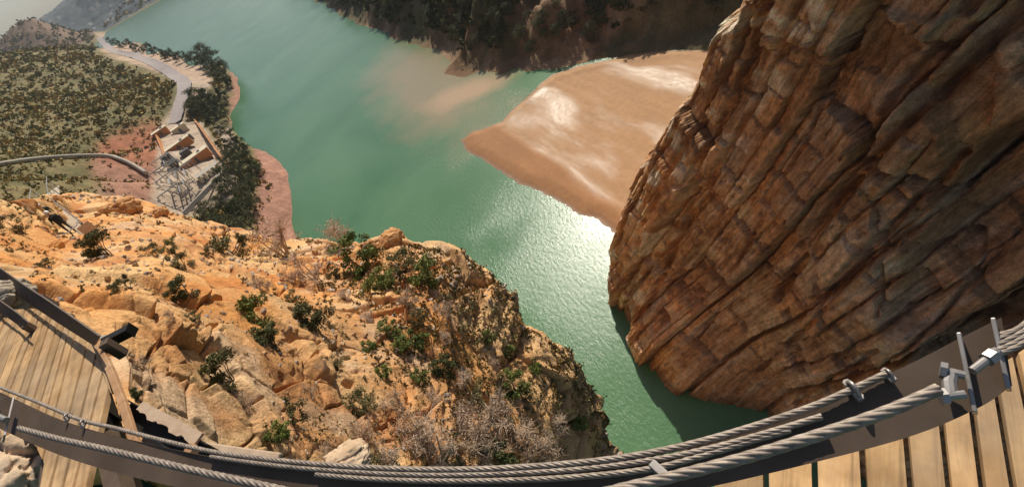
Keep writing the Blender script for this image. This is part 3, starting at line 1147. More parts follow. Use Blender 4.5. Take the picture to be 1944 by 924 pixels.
for px, py, w in [(735, 850, 80), (790, 800, 80), (830, 830, 90), (880, 790, 80), (925, 800, 84), (955, 770, 70), (1000, 830, 80), (760, 760, 56), (830, 750, 56), (880, 720, 50), (1040, 850, 66), (690, 815, 60), (1060, 800, 50), (920, 840, 80)]:
    place('dry', px, py, w, 'one of the greyish brown leafless bushes of the dry thicket behind the rope handrail', 'dry thicket behind the rope handrail', rs.randrange(2))
for px, py, w in [(560, 560, 30), (640, 520, 34), (700, 600, 30), (780, 570, 40), (830, 560, 34), (620, 690, 30), (880, 620, 26), (330, 600, 26), (470, 760, 34), (730, 700, 30), (850, 640, 30), (940, 690, 30), (1010, 760, 34), (400, 480, 34), (370, 600, 28),
                  (655, 560, 30), (800, 600, 36), (760, 660, 30), (930, 640, 28), (1100, 800, 34), (1020, 700, 28), (330, 470, 34), (90, 500, 34), (590, 740, 34), (800, 710, 34), (420, 470, 30), (860, 560, 30), (700, 660, 34), (900, 580, 24), (630, 620, 28)]:
    place(rs.choice(['olive', 'dry', 'green', 'olive']), px, py, w, 'one of the small low tufts dotted over the orange rock faces', 'small tufts on the orange cliff', rs.randrange(2))


def tufts(name, pts, nrm, size, label, m, seed, blades=9, spread=1.0):
    """uncountable ground cover as one object"""
    rg = np.random.default_rng(seed)
    n = len(pts)
    c = np.repeat(pts, blades, 0)
    sz_ = np.repeat(size, blades)
    d = rg.normal(size=(n * blades, 3)); d[:, 2] = np.abs(d[:, 2]) + .5
    d /= np.linalg.norm(d, axis=1, keepdims=True)
    o = rg.normal(size=(n * blades, 3)) * .38 * spread; o[:, 2] = np.abs(o[:, 2]) * .8
    c = c + o * sz_[:, None]
    b = np.cross(d, rg.normal(size=(n * blades, 3)))
    b /= np.linalg.norm(b, axis=1, keepdims=True)
    L, W = sz_[:, None] * .45, sz_[:, None] * .30
    V = np.stack([c - b * W, c + b * W, c + d * L + b * W * .5, c + d * L - b * W * .5], 1).reshape(-1, 3)
    tone = rg.choice([0, 1, 2], n, p=[.45, .35, .2])
    pal_ = np.array([(.75, .8, .6), (1.35, 1.15, .85), (1.7, 1.25, .9)])[tone] * rg.uniform(.6, 1.3, (n, 1))
    cc_ = np.repeat(pal_, blades * 4, 0)
    o_ = link(name, np_mesh(name, V, np.arange(len(V)).reshape(-1, 4), cc_, False), m)
    return tag(o_, label, 'ground cover', None, 'stuff')


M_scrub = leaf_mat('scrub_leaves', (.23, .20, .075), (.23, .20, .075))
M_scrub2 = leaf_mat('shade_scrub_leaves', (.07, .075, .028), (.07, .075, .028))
# scrub of the hillside: uniform over the sheet
rg = np.random.default_rng(3)
n = 80000
a_ = rg.uniform(-1.5, -.12, n)
r_ = rg.uniform(math.log(90), math.log(1750), n)
x, y = np.sin(a_) * np.exp(r_), np.cos(a_) * np.exp(r_)
z = zt(x, y)
rl = np.stack([x, y, z - H], 1)
dp = rl @ FW
px_ = 972 + F * (rl @ RT) / np.maximum(dp, 1)
py_ = 462 - F * (rl @ UP) / np.maximum(dp, 1)
free = np.ones(n, bool)
for pol in ([(345, 110), (410, 115), (402, 165), (360, 190), (350, 235), (385, 232), (445, 330), (440, 380), (365, 420), (290, 405), (285, 330), (305, 245), (325, 190), (335, 165)],
            [(176, 56), (222, 58), (320, 104), (402, 120), (395, 160), (335, 158), (225, 122), (185, 105)]):
    free &= sdist(pol, px_, py_) < -2
bare = (sdist([(235, 240), (300, 235), (318, 330), (300, 400), (190, 385), (150, 330)], px_, py_) > 0) | (sdist([(490, 250), (640, 300), (640, 480), (500, 470)], px_, py_) > 0) | (sdist([(432, 92), (520, 90), (520, 200), (450, 232)], px_, py_) > 0)
free &= ~bare | (rg.random(n) < .30)
free &= (z > 3.0) & (dp > 0) & (px_ > -500) & (px_ < 640)
dens = fbm(np.stack([x, y, x * 0], 1) * .05, 3, 500)
free &= rg.random(n) < (.85 + .5 * dens)
idx = np.nonzero(free)[0][:30000]
P_ = np.stack([x, y, z], 1)[idx]
size = np.clip(.0055 * dp[idx], .6, 5) * rg.uniform(.4, 1.5, len(idx)) ** 1.3
tufts('scrub', P_, None, size, 'dense olive and brown scrub covering the hillside behind the pipe', M_scrub, 4, 10)
# scrub of the dark far bank
n = 40000
a_ = rg.uniform(-.12, 1.0, n)
r_ = rg.uniform(math.log(110), math.log(700), n)
x, y = np.sin(a_) * np.exp(r_), np.cos(a_) * np.exp(r_)
z = zt(x, y)
dens = fbm(np.stack([x, y, x * 0], 1) * .045, 3, 510)
idx = np.nonzero((z > 4) & (rg.random(n) < .5 + 1.0 * dens))[0][:15000]
P_ = np.stack([x, y, z], 1)[idx]
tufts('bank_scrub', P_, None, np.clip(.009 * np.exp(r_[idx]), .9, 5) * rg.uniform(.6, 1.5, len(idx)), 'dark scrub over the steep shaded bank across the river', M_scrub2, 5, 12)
# short plants in the cracks of the orange cliff
mv = np.empty(len(oc.data.vertices) * 3, np.float32)
oc.data.vertices.foreach_get('co', mv)
mv = mv.reshape(-1, 3).astype(float)
cand = rg.integers(0, len(mv), 90000)
cand = cand[(edge[cand] < .99) & (edge[cand] > .06)]
q_ = mv[cand]
dens = fbm(q_ * .30 + 54 * 0, 4, 520) + .35 * sst(.35, .6, colx[cand]) - .1 + .15 * (disp[cand] < -.25)
cand = cand[rg.random(len(cand)) < np.clip(dens * 1.3, 0, .7)]
cand = cand[rg.random(len(cand)) < .28]
q_ = mv[cand]
dq = (q_ - CAM) @ FW
M_grass = leaf_mat('dry_grass', (.20, .165, .075), (.20, .165, .075))
tufts('grass', q_, None, np.clip(.007 * dq, .04, .20) * rg.uniform(.5, 1.3, len(q_)), 'short dry and green growth in the cracks of the orange cliff', M_grass, 6, 8)

# loose stones lying on the ledges
cand = rg.integers(0, len(mv), 60000)
cand = cand[(edge[cand] < .985) & (edge[cand] > .05)]
q_ = mv[cand]
dens = fbm(q_ * .4 + 5, 3, 540) + .2 * (NRM[cand][:, 2] > .5)
cand = cand[(rg.random(len(cand)) < np.clip(dens * 1.2, .02, .6))][:3000]
q_ = mv[cand]
dq = (q_ - CAM) @ FW
bmi = bmesh.new(); bmesh.ops.create_icosphere(bmi, subdivisions=1, radius=1)
iv = np.array([v.co[:] for v in bmi.verts]); it = np.array([[v.index for v in f.verts] for f in bmi.faces]); bmi.free()
ns = len(q_)
szr = np.clip(.0035 * dq, .02, .11) * rg.uniform(.35, 1.8, ns) ** 1.4
sV = iv[None] * rg.uniform(.55, 1.2, (ns, len(iv), 1)) * rg.uniform(.5, 1.2, (ns, 1, 3)) * szr[:, None, None] + q_[:, None]
sF = it[None] + (np.arange(ns) * len(iv))[:, None, None]
tone = np.array([(.62, .38, .19), (.66, .50, .34), (.50, .30, .18), (.55, .46, .38)])[rg.integers(0, 4, ns)] * rg.uniform(.7, 1.15, (ns, 1))
rb = link('rubble', np_mesh('rubble', sV.reshape(-1, 3), None, np.repeat(tone, len(iv), 0), False, sF.reshape(-1, 3)), M_orange)
tag(rb, 'loose small stones strewn over the ledges of the orange cliff', 'stones', None, 'stuff')


# ------------------------------------------------------------------ trees on the shore
def make_tree(name, seed, kind):
    root = empty(name)
    rgx = np.random.default_rng(seed)
    if kind == 'round':
        cen = clumps(26, seed, .36, .34, .95)
        cen[:, 2] = .22 + cen[:, 2] * .80
        rad = rgx.uniform(.09, .17, 26)
    else:
        zc = rgx.uniform(.16, .98, 34)
        rc_ = .30 * (1.05 - zc)
        aa = rgx.uniform(0, 6.28, 34)
        cen = np.stack([rc_ * np.cos(aa), rc_ * np.sin(aa), zc], 1)
        rad = .05 + .09 * (1 - zc)
    V, Fq, c = leaves(2000, cen, rad, .020, seed, 1.3, .8)
    link('crown', np_mesh('crown', V, Fq, c, False), M_pine if kind != 'round' else M_dark, root)
    t = MB().tube([(0, 0, -.1), (.01, .01, .25), (-.01, .02, .6), (0, 0, .85)], [.035, .026, .016, .005], 7)
    for q in range(9):
        e = cen[q]
        t.tube([(0, .01, max(.2, e[2] - .25)), tuple(e)], [.012, .004], 4)
    t.build('trunk', M_bark, root)
    return root


TP = {'round': [make_tree('broadleaf_tree', 61, 'round'), make_tree('broadleaf_tree', 62, 'round')], 'pine': [make_tree('pine_tree', 63, 'cone')]}


def tree(kind, px, py, hpx, label, group, k=0):
    l = hit(px, py)
    if l is None: return
    d = (np.array(l) - CAM) @ FW
    p0 = TP[kind][k % len(TP[kind])]
    if id(p0) in used: o = copy_tree(p0)
    else: o = p0; used.add(id(p0))
    m_ = hpx / pxm(px, py, d)
    o.location = l - Vector((0, 0, .04 * m_))
    o.scale = (m_ * 1.25, m_ * 1.25, m_)
    o.rotation_euler = (0, 0, random.uniform(0, 6.28))
    tag(o, label, 'tree', group)


ZT = [
    ('one of the dark trees in the row between the road and the lake', 'trees between the road and the lake', [(215, 80, 16), (228, 84, 18), (240, 88, 20), (252, 86, 22), (262, 90, 26), (275, 93, 22), (288, 97, 22), (300, 100, 24), (312, 104, 22), (322, 108, 24), (332, 106, 22), (342, 110, 24), (352, 112, 22), (362, 112, 28), (374, 116, 28), (386, 118, 30)]),
    ('one of the tall dark trees on the point where the pink bank turns', 'trees on the point of the bank', [(404, 112, 36), (414, 120, 38), (426, 128, 38), (436, 138, 38), (420, 145, 34), (432, 156, 34), (406, 130, 30), (442, 160, 28)]),
    ('one of the dark trees in the clump beside the gravel yard', 'clump of trees beside the gravel yard', [(386, 192, 34), (400, 186, 36), (414, 192, 38), (396, 208, 40), (412, 214, 42), (426, 204, 36), (382, 212, 32), (404, 226, 34), (434, 186, 30), (436, 220, 30), (378, 200, 26)]),
    ('one of the trees in the long belt between the substation and the pink bank', 'belt of trees behind the substation', [(420, 246, 26), (440, 256, 30), (456, 268, 34), (470, 282, 36), (446, 280, 34), (462, 302, 38), (480, 308, 38), (494, 318, 36), (446, 312, 38), (440, 336, 40), (462, 334, 42), (482, 342, 42), (500, 330, 30), (432, 356, 40), (452, 364, 46), (472, 372, 44), (486, 388, 40),
        (470, 400, 46), (448, 398, 46), (428, 388, 40), (410, 402, 36), (396, 410, 34), (420, 420, 40), (440, 430, 44), (462, 430, 44), (480, 426, 40), (484, 362, 36)]),
]
rs = random.Random(8)
for lb, gp, pts in ZT:
    for px, py, hp in pts:
        tree(rs.choice(['round', 'round', 'pine']), px + rs.uniform(-3, 3), py + rs.uniform(-2, 2) + hp * .25, hp * rs.uniform(.85, 1.2), lb, gp, rs.randrange(2))
FB = []
for k in range(46):
    px = rs.uniform(640, 1180)
    lo = np.interp(px, [590, 700, 860, 1000, 1160, 1320], [-4, 48, 92, 110, 92, 80])
    py = rs.uniform(-20, lo - 4)
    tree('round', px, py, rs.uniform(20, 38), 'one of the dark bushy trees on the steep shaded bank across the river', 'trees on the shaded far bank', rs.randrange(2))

# ------------------------------------------------------------------ access road on the left bank
rc_ = crom([(188, 72), (200, 86), (222, 100), (250, 106), (280, 116), (310, 130), (335, 147), (350, 158), (352, 180), (342, 205), (335, 235)], 90)
cp = [hit(*q) for q in rc_]
cp = [c for c in cp if c is not None]
arr = np.array([tuple(c) for c in cp])
arr[:, 2] = np.convolve(np.pad(arr[:, 2], 4, 'edge'), np.ones(9) / 9, 'valid')
wd = np.interp(np.linspace(0, 1, len(arr)), [0, .3, 1], [5.0, 5.0, 3.2])
tg = np.gradient(arr, axis=0); tg[:, 2] = 0
tg /= np.linalg.norm(tg, axis=1, keepdims=True)
sdv = np.stack([-tg[:, 1], tg[:, 0], tg[:, 2] * 0], 1)
rows = []
for u in (-1, -.5, 0, .5, 1):
    q_ = arr + sdv * wd[:, None] * u
    q_[:, 2] = np.maximum(arr[:, 2], zt(q_[:, 0], q_[:, 1])) + .35
    rows.append(q_)
Vr = np.stack(rows, 1)
M_road = noisy_mat('worn_asphalt', (.26, .22, .21), (.36, .31, .29), .6, .9, 0)
rd = link('road', np_mesh('road', Vr.reshape(-1, 3), grid_faces(len(arr), 5)), M_road)
tag(rd, kind='structure')

# ------------------------------------------------------------------ pipe across the hill
M_pipe = noisy_mat('pipe_concrete', (.36, .32, .26), (.50, .45, .37), 1.2, .8, .2, .02)
pp = []
for px, py in [(-160, 338), (-60, 322), (0, 313), (70, 303), (140, 297), (205, 296), (232, 302), (258, 314), (284, 330)]:
    h_ = hit(px, py + 4)
    pp.append(h_ + Vector((0, 0, 1.2)))
pp = [Vector(q) for q in crom([tuple(q) for q in pp], 50)]
pr = empty('pipeline', tuple(pp[25]))
tag(pr, 'long pale concrete pipe running across the scrub hill and bending down to the yard', 'pipe')
mb = MB().tube([q - pp[25] for q in pp], .75, 14)
mb.build('pipe_body', M_pipe, pr, smooth=True)
for k in range(3, 49, 5):
    q = pp[k] - pp[25]
    MB().box((q.x, q.y, q.z - .9), (1.1, 1.1, 1.8)).build('support', M_pipe, pr, .05)

# ------------------------------------------------------------------ substation
M_cream = noisy_mat('cream_render', (.58, .50, .36), (.70, .62, .47), 1.5, .85, .1)
M_orw = noisy_mat('orange_render', (.48, .20, .08), (.58, .27, .11), 1.5, .85, .1)
M_conc = noisy_mat('grey_concrete', (.34, .31, .27), (.46, .42, .37), 1.0, .9, .2, .03)
M_steelg = noisy_mat('galvanised_steel', (.30, .30, .31), (.44, .44, .45), 4, .5, 0, 0, None, .6)
M_equip = noisy_mat('dark_equipment', (.07, .075, .09), (.16, .17, .19), 2, .6, .1)
M_glass = mat('window_glass', (.03, .04, .05), .15)[0]
u_ = Vector(at(432, 318, 11)) - Vector(at(376, 236, 11)); u_.z = 0; u_.normalize()
v_ = Vector((-u_.y, u_.x, 0))
YAW = math.atan2(u_.y, u_.x)
RZ = Matrix.Rotation(YAW, 3, 'Z')


def base(px, py):
    return hit(px, py)


def building(px, py, lx, ly, hz, wallm, label, nwin=3):
    c = base(px, py)
    r = empty('utility_building', tuple(c))
    r.rotation_euler = (0, 0, YAW)
    tag(r, label, 'building', 'substation buildings')
    MB().box((0, 0, hz / 2 - .5), (lx, ly, hz + 1)).build('wall', wallm, r, .03)
    MB().box((0, 0, hz + .14), (lx + .4, ly + .4, .24)).build('roof', M_cream, r, .04)
    for s_y in (-1, 1):
        for k in range(nwin):
            xx = -lx / 2 + lx * (k + .5) / nwin
            MB().box((xx, s_y * (ly / 2 + .02), hz * .58), (lx / nwin * .5, .08, .9)).build('window', M_glass, r)
    MB().box((lx / 2 + .03, 0, 1.0), (.08, 1.0, 2.0)).build('door', M_equip, r)
    MB().box((.3, ly * .22, hz + .5), (.9, 1.2, .6)).build('roof_unit', M_steelg, r, .03)
    return r


building(309, 256, 3.4, 7.5, 2.6, M_orw, 'small cream-roofed orange hut at the hillside corner of the substation', 2)
building(343, 282, 3.0, 12, 2.6, M_orw, 'long cream-roofed orange building across the middle of the substation', 2)
building(376, 305, 4.2, 12, 2.6, M_orw, 'broad cream-roofed building with rust-orange wall near the lake side wall', 3)
building(345, 250, 3.0, 7, 2.8, M_cream, 'small pale building at the road end of the substation', 2)


def wall_run(a, b, hz, th, label):
    A, B = base(*a), base(*b)
    o = MB().bar(A + Vector((0, 0, hz / 2 - .3)) - A, B + Vector((0, 0, hz / 2 - .3)) - A, th, hz).build('perimeter_wall', M_orw if 'rust' in label else M_conc, None, .02)
    o.location = A
    tag(o, label, 'wall')


wall_run((374, 232), (436, 318), 2.2, .5, 'rust-coloured wall along the lake side of the substation')
wall_run((302, 262), (318, 300), 2.2, .5, 'rust-brown wall along the hill side of the substation')
wall_run((436, 322), (352, 408), 1.6, .6, 'pale concrete wall closing the near end of the substation')


def gantry(px, py, w, hz, across=True):
    c = base(px, py)
    r = empty('switch_gantry', tuple(c))
    r.rotation_euler = (0, 0, YAW + (PI / 2 if across else 0))
    for s in (-1, 1):
        mb = MB()
        for dx in (-.25, .25):
            mb.bar((s * w / 2 + dx, 0, -.5), (s * w / 2 + dx * .5, 0, hz), .14, .14, (0, 1, 0))
        for q in range(5):
            z0, z1 = hz * q / 5, hz * (q + 1) / 5
            mb.bar((s * w / 2 - .2, 0, z0), (s * w / 2 + .2, 0, z1), .08, .08, (0, 1, 0))
        mb.build('post', M_steelg, r)
    MB().bar((-w / 2, 0, hz), (w / 2, 0, hz), .35, .30).build('crossbeam', M_steelg, r)
    for q in range(3):
        x_ = (q - 1) * w * .3
        MB().tube([(x_, 0, hz - .1), (x_, 0, hz - .5), (x_, 0, hz - 1.4)], [.12, .2, .16], 8).build('insulator', M_cream, r)
    return r


for k, (px, py) in enumerate([(322, 318), (334, 330), (346, 340), (356, 352), (340, 356), (352, 370), (366, 338), (376, 350), (330, 345), (364, 380), (345, 385), (376, 370)]):
    g_ = gantry(px, py, 7.5, 5.0 + (k % 3) * .6, k % 2 == 0)
    tag(g_, 'one of the grey steel gantries standing in rows in the near half of the substation', 'gantry', 'steel gantries of the substation')


def transformer(px, py, lb):
    c = base(px, py)
    r = empty('transformer', tuple(c))
    r.rotation_euler = (0, 0, YAW)
    tag(r, lb, 'transformer', 'transformers in the substation')
    MB().box((0, 0, 1.4), (2.4, 4.0, 2.8)).build('tank', M_equip, r, .08)
    f_ = MB()
    for q in range(9):
        f_.box((1.55, -1.6 + q * .4, 1.3), (.6, .08, 2.0))
    f_.build('radiator', M_steelg, r)
    for q in (-1, 0, 1):
        MB().tube([(0, q * 1.1, 2.8), (0, q * 1.1, 3.6), (0, q * 1.1, 4.2)], [.22, .14, .06], 8).build('bushing', M_cream, r)


for px, py, lb in [(322, 306, 'dark transformer beside the hill side wall of the substation'), (334, 316, 'dark transformer in front of the long orange building'), (358, 296, 'dark grey transformer between the long building and the broad one'), (362, 268, 'dark transformer near the road end of the substation')]:
    transformer(px, py, lb)
for k in range(5):
    c = base(386 + k * 8, 340 - k * 6 + 4)
    r = empty('equipment_cabinet', tuple(c))
    r.rotation_euler = (0, 0, YAW)
    tag(r, 'one of the pale cabinets lined up beside the broad building in the substation', 'cabinet', 'row of pale cabinets in the substation')
    MB().box((0, 0, 1.2), (4.2, 1.1, 2.4)).build('casing', M_cream, r, .04)
    MB().box((0, 0, 2.5), (4.5, 1.3, .15)).build('lid', M_conc, r, .02)

# ------------------------------------------------------------------ the walkway we stand on
ZD = H - 1.6


def vcol_mat(name, base_noise=14, ang=0, vary=.28):
    """sawn timber: tone per board from the vertex colour, grain along the boards"""
    m, nt, b = mat(name, rough=.75, spec=.25)
    a = nt.nodes.new('ShaderNodeVertexColor'); a.layer_name = 'Col'
    tc = nt.nodes.new('ShaderNodeTexCoord')
    mp = nt.nodes.new('ShaderNodeMapping'); mp.vector_type = 'TEXTURE'
    mp.inputs['Rotation'].default_value = (0, 0, ang)
    mp.inputs['Scale'].default_value = (1.6, .10, 1)
    nt.links.new(tc.outputs['Object'], mp.inputs[0])
    n = nt.nodes.new('ShaderNodeTexNoise')
    n.inputs['Scale'].default_value = 2.6; n.inputs['Detail'].default_value = 9; n.inputs['Roughness'].default_value = .68
    n.inputs['Distortion'].default_value = .9
    nt.links.new(mp.outputs[0], n.inputs['Vector'])
    r = ramp(nt, n.outputs[0], [(.28, (.50, .46, .42)), (.5, (1, 1, 1)), (.72, (1.25, 1.2, 1.1))])
    c = mix(nt, a.outputs[0], r.outputs[0], 1, 'MULTIPLY')
    n2 = noise_node(nt, 5, 4, .6)
    r2 = ramp(nt, n2.outputs[0], [(.35, (.70, .64, .58)), (.62, (1.1, 1.1, 1.1))])
    c = mix(nt, c, r2.outputs[0], 1, 'MULTIPLY')
    n3 = noise_node(nt, 1.7, 6, .7)
    r3 = ramp(nt, n3.outputs[0], [(.45, (0, 0, 0)), (.68, (.6, .6, .6))])
    c = mix(nt, c, (.27, .215, .155), r3.outputs[0])
    nt.links.new(c, b.inputs['Base Color'])
    bump(nt, b, n.outputs[0], .5, .004)
    return m


def clip(poly, n_, c, keep_le=True):
    out = []
    for i in range(len(poly)):
        a, b = poly[i], poly[(i + 1) % len(poly)]
        da, db = a[0] * n_[0] + a[1] * n_[1] - c, b[0] * n_[0] + b[1] * n_[1] - c
        if not keep_le: da, db = -da, -db
        if da <= 0: out.append(a)
        if (da < 0) != (db < 0) and abs(da - db) > 1e-12:
            t = da / (da - db)
            out.append((a[0] + (b[0] - a[0]) * t, a[1] + (b[1] - a[1]) * t))
    return out


def boards(lines, outline, seed, gap, th=.035, tone=(.56, .36, .18)):
    """boards between gap lines (pairs of plan points), cut to the deck outline"""
    rg = random.Random(seed)
    V, Fc, Cc = [], [], []
    for k in range(len(lines) - 1):
        poly = list(outline)
        (a0, b0), (a1, b1) = lines[k], lines[k + 1]
        for (a, b, other, s) in ((a0, b0, a1, 1), (a1, b1, a0, 1)):
            d = (b[0] - a[0], b[1] - a[1])
            L = math.hypot(*d)
            n_ = (-d[1] / L, d[0] / L)
            c = n_[0] * a[0] + n_[1] * a[1]
            side = n_[0] * other[0] + n_[1] * other[1] - c
            if side > 0: poly = clip(poly, n_, c + gap / 2, False)
            else: poly = clip(poly, n_, c - gap / 2, True)
            if len(poly) < 3: break
        if len(poly) < 3: continue
        # weather the cut: small uneven end
        q0 = len(V)
        dz = rg.uniform(-.003, .003)
        n = len(poly)
        tv = rg.uniform(.78, 1.15); tw = rg.uniform(-.05, .05)
        t = [tone[0] * tv, tone[1] * tv * (1 - tw * .5), tone[2] * tv * (1 - tw * 2)]
        e = .004
        cx, cy = sum(p_[0] for p_ in poly) / n, sum(p_[1] for p_ in poly) / n
        def ins(p_):
            l = math.hypot(p_[0] - cx, p_[1] - cy)
            return (p_[0] + (cx - p_[0]) / l * e, p_[1] + (cy - p_[1]) / l * e)
        V += [(*ins(p_), ZD + dz) for p_ in poly] + [(p_[0], p_[1], ZD + dz - e) for p_ in poly] + [(p_[0], p_[1], ZD + dz - th) for p_ in poly]
        Fc.append(tuple(q0 + i for i in range(n)))
        Fc.append(tuple(q0 + 2 * n + i for i in range(n - 1, -1, -1)))
        for i in range(n):
            j = (i + 1) % n
            Fc.append((q0 + n + i, q0 + n + j, q0 + j, q0 + i))
            Fc.append((q0 + 2 * n + i, q0 + 2 * n + j, q0 + n + j, q0 + n + i))
        Cc += [(*t, 1)] * (3 * n)
    me = bpy.data.meshes.new('deck_boards')
    me.from_pydata(V, [], Fc)
    a_ = me.color_attributes.new('Col', 'FLOAT_COLOR', 'POINT')
    a_.data.foreach_set('color', np.array(Cc, np.float32).ravel())
    bm = bmesh.new(); bm.from_mesh(me); bmesh.ops.recalc_face_normals(bm, faces=bm.faces); bm.to_mesh(me); bm.free()
    return me


def dk(px, py):
    return tuple(at(px, py, ZD)[:2])


# bridge deck at the right
tops = [(1258, 860), (1351, 860), (1452, 860), (1544, 862), (1633, 850), (1715, 830), (1782, 806), (1839, 782), (1883, 745), (1921, 700), (1962, 660), (2010, 630), (2060, 600)]
slopes = [-.02, 0, .02, .03, .06, .09, .11, .13, .17, .22, .28, .33, .38]
lines = [(dk(x, y - 60), dk(x + s * 500, y + 440)) for (x, y), s in zip(tops, slopes)]
sl0, st0 = 0, None
for k in range(1, 12):
    x0 = 1258 - k * 95
    lines.insert(0, (dk(x0, 800), dk(x0 - k * 4, 1300)))
outR = [dk(*q) for q in [(2120, 560), (1985, 632), (1935, 668), (1860, 715), (1740, 762), (1620, 800), (1500, 840), (1400, 872), (1300, 893), (1232, 902), (1180, 912), (1120, 925), (1040, 950), (900, 985), (760, 1000), (640, 1000), (640, 1400), (2300, 1400)]]
bw = empty('suspended_bridge', (0, 0, 0))
tag(bw, 'suspended bridge deck of sawn tan boards under the steel handrail at the bottom right', 'footbridge')
d0 = np.array(lines[-6][1]) - np.array(lines[-6][0])
M_wood = vcol_mat('sawn_timber', ang=math.atan2(d0[1], d0[0]))
link('deck_boards', boards(lines, outR, 3, .014), M_wood, bw)
M_dsteel = noisy_mat('painted_steel', (.085, .058, .040), (.135, .093, .066), 6, .6, .15, .002, None, 0, .3)
ug = MB()
for q in (0.28, 1.0):
    pts_ = [Vector((*dk(x, y), ZD - .11)) + Vector((-.1 * 0, -q, 0)) for x, y in [(2120, 560), (1935, 668), (1740, 762), (1500, 840), (1300, 893), (1120, 925), (900, 985), (640, 1000)]]
    for a, b in zip(pts_[:-1], pts_[1:]): ug.bar(a, b, .08, .14)
ug.build('steel_joist', M_dsteel, bw)

# timber landing at the left
ltops = [((60, 607), (8, 740)), ((72, 607), (19, 740)), ((84, 607), (36, 749)), ((96, 607), (48, 756)), ((108, 619), (62, 763)), ((120, 624), (76, 768)), ((132, 624), (89, 778)), ((145, 624), (103, 788)), ((161, 672), (127, 802)), ((175, 701), (147, 812)),
         ((187, 735), (166, 817)), ((199, 768), (186, 826)), ((212, 802), (209, 836)), ((226, 820), (231, 850)), ((240, 830), (254, 866)), ((256, 840), (277, 880)), ((272, 848), (300, 894)), ((288, 856), (324, 908)), ((306, 864), (350, 922))]
lines = []
for (a, b) in [((-36, 600), (-100, 740)), ((-20, 600), (-80, 740)), ((-4, 600), (-60, 740)), ((12, 600), (-42, 740)), ((28, 600), (-24, 740)), ((44, 600), (-8, 740))] + ltops:
    A, B = dk(*a), dk(*b)
    d = (B[0] - A[0], B[1] - A[1]); L = math.hypot(*d)
    lines.append(((A[0] - d[0] / L * 2, A[1] - d[1] / L * 2), (A[0] + d[0] / L * 6, A[1] + d[1] / L * 6)))
outL = [dk(*q) for q in [(-60, 590), (60, 585), (128, 592), (186, 648), (215, 706), (240, 770), (262, 838), (300, 900), (340, 980), (60, 1010), (76, 925), (84, 880), (70, 850), (30, 800), (-80, 760)]]
lw = empty('timber_landing', (*dk(150, 720), ZD))
tag(lw, 'timber landing of narrow tan boards at the left, cut slantwise beside the rock', 'walkway')
inv = Matrix.Translation(-Vector(lw.location))
d0 = np.array(lines[12][1]) - np.array(lines[12][0])
M_wood2 = vcol_mat('sawn_timber_landing', ang=math.atan2(d0[1], d0[0]))
me = boards(lines, outL, 4, .018, tone=(.54, .35, .18))
me.transform(inv)
link('deck_boards', me, M_wood2, lw)
M_trim = noisy_mat('stained_timber', (.30, .15, .07), (.50, .30, .16), 5, .8, .4, .01)
tp = [Vector((*dk(x, y), ZD + .012)) for x, y in [(184, 645), (213, 704), (238, 769), (259, 838), (300, 905)]]
tb = MB()
for a, b in zip(tp[:-1], tp[1:]):
    tb.bar(a, b, .042, .03)
o_ = tb.build('edge_trim', M_trim, lw, .004)
o_.data.transform(inv)
fr = MB()
for a, b in (((140, 690), (200, 930)), ((100, 640), (60, 1000))):
    fr.bar(Vector((*dk(*a), ZD - .12)), Vector((*dk(*b), ZD - .12)), .08, .15)
fr.build('steel_joist', M_dsteel, lw).data.transform(inv)

# black steel bracket of the landing, sticking out over the rock
A, B = Vector((*dk(176, 650), ZD - .05)), Vector((*dk(238, 618), ZD - .05))
M_black = noisy_mat('black_steel', (.012, .010, .010), (.03, .025, .022), 8, .5, .1, .002, None, .3)
cb = empty('cantilever_bracket', tuple(A))
tag(cb, 'short black steel box beam sticking out over the rock from the landing edge', 'steel bracket')
MB().bar((0, 0, 0), B - A, .07, .07).build('beam', M_black, cb, .006)
MB().bar((B - A) * .985, (B - A) * 1.01, .085, .085).build('end_plate', M_black, cb, .004)
MB().bar((0, 0, .045), (B - A) * .35, .12, .012).build('top_plate', M_conc, cb, .004)

# open steel channel with a pale strip beyond the landing corner
M_strip = noisy_mat('weathered_concrete_strip', (.36, .25, .17), (.52, .39, .28), 9, .9, .6, .01)
A, B = Vector(at(228, 772, ZD - .15)), Vector(at(392, 868, ZD - .15))
ch = empty('steel_channel', tuple(A))
tag(ch, 'open dark steel channel with a chipped pale slab lying along it beyond the landing corner', 'steel beam')
dv = (B - A)
sx_ = dv.normalized().cross(Vector((0, 0, 1)))
mb = MB()
mb.bar((0, 0, -.04), dv + Vector((0, 0, -.04)), .10, .012)
mb.bar(sx_ * .05, dv + sx_ * .05, .008, .08)
mb.bar(sx_ * -.05, dv - sx_ * .05, .008, .08)
mb.build('channel', M_black, ch, .002)
rg_ = random.Random(4)
V0 = []
for k in range(25):
    t = .27 + .66 * k / 24
    p_ = dv * t
    V0.append((p_ - sx_ * .085, p_ + sx_ * (-.025 + rg_.uniform(-.012, .012))))
vs, fs = [], []
for a, b in V0: vs += [a + Vector((0, 0, .056)), b + Vector((0, 0, .056)), b + Vector((0, 0, .042)), a + Vector((0, 0, .042))]
for k in range(24):
    for j in range(4): fs.append((4 * k + j, 4 * k + (j + 1) % 4, 4 * k + 4 + (j + 1) % 4, 4 * k + 4 + j))
fs += [(3, 2, 1, 0), (96, 97, 98, 99)]
MB().add(vs, fs).build('pale_slab', M_strip, ch)
MB().box(dv * .955 + Vector((0, 0, .06)), (.05, .06, .04), Matrix.Rotation(.6, 3, 'Z')).build('orange_cap', noisy_mat('orange_plastic', (.6, .16, .05), (.7, .22, .08), 5)[0] if False else M_trim, ch, .004)
A2, B2 = Vector(at(262, 850, ZD - .2)), Vector(at(520, 892, ZD - .2))
gl = MB().bar((0, 0, 0), B2 - A2, .16, .03).build('grey_ledge', M_strip, None, .01)
gl.location = A2
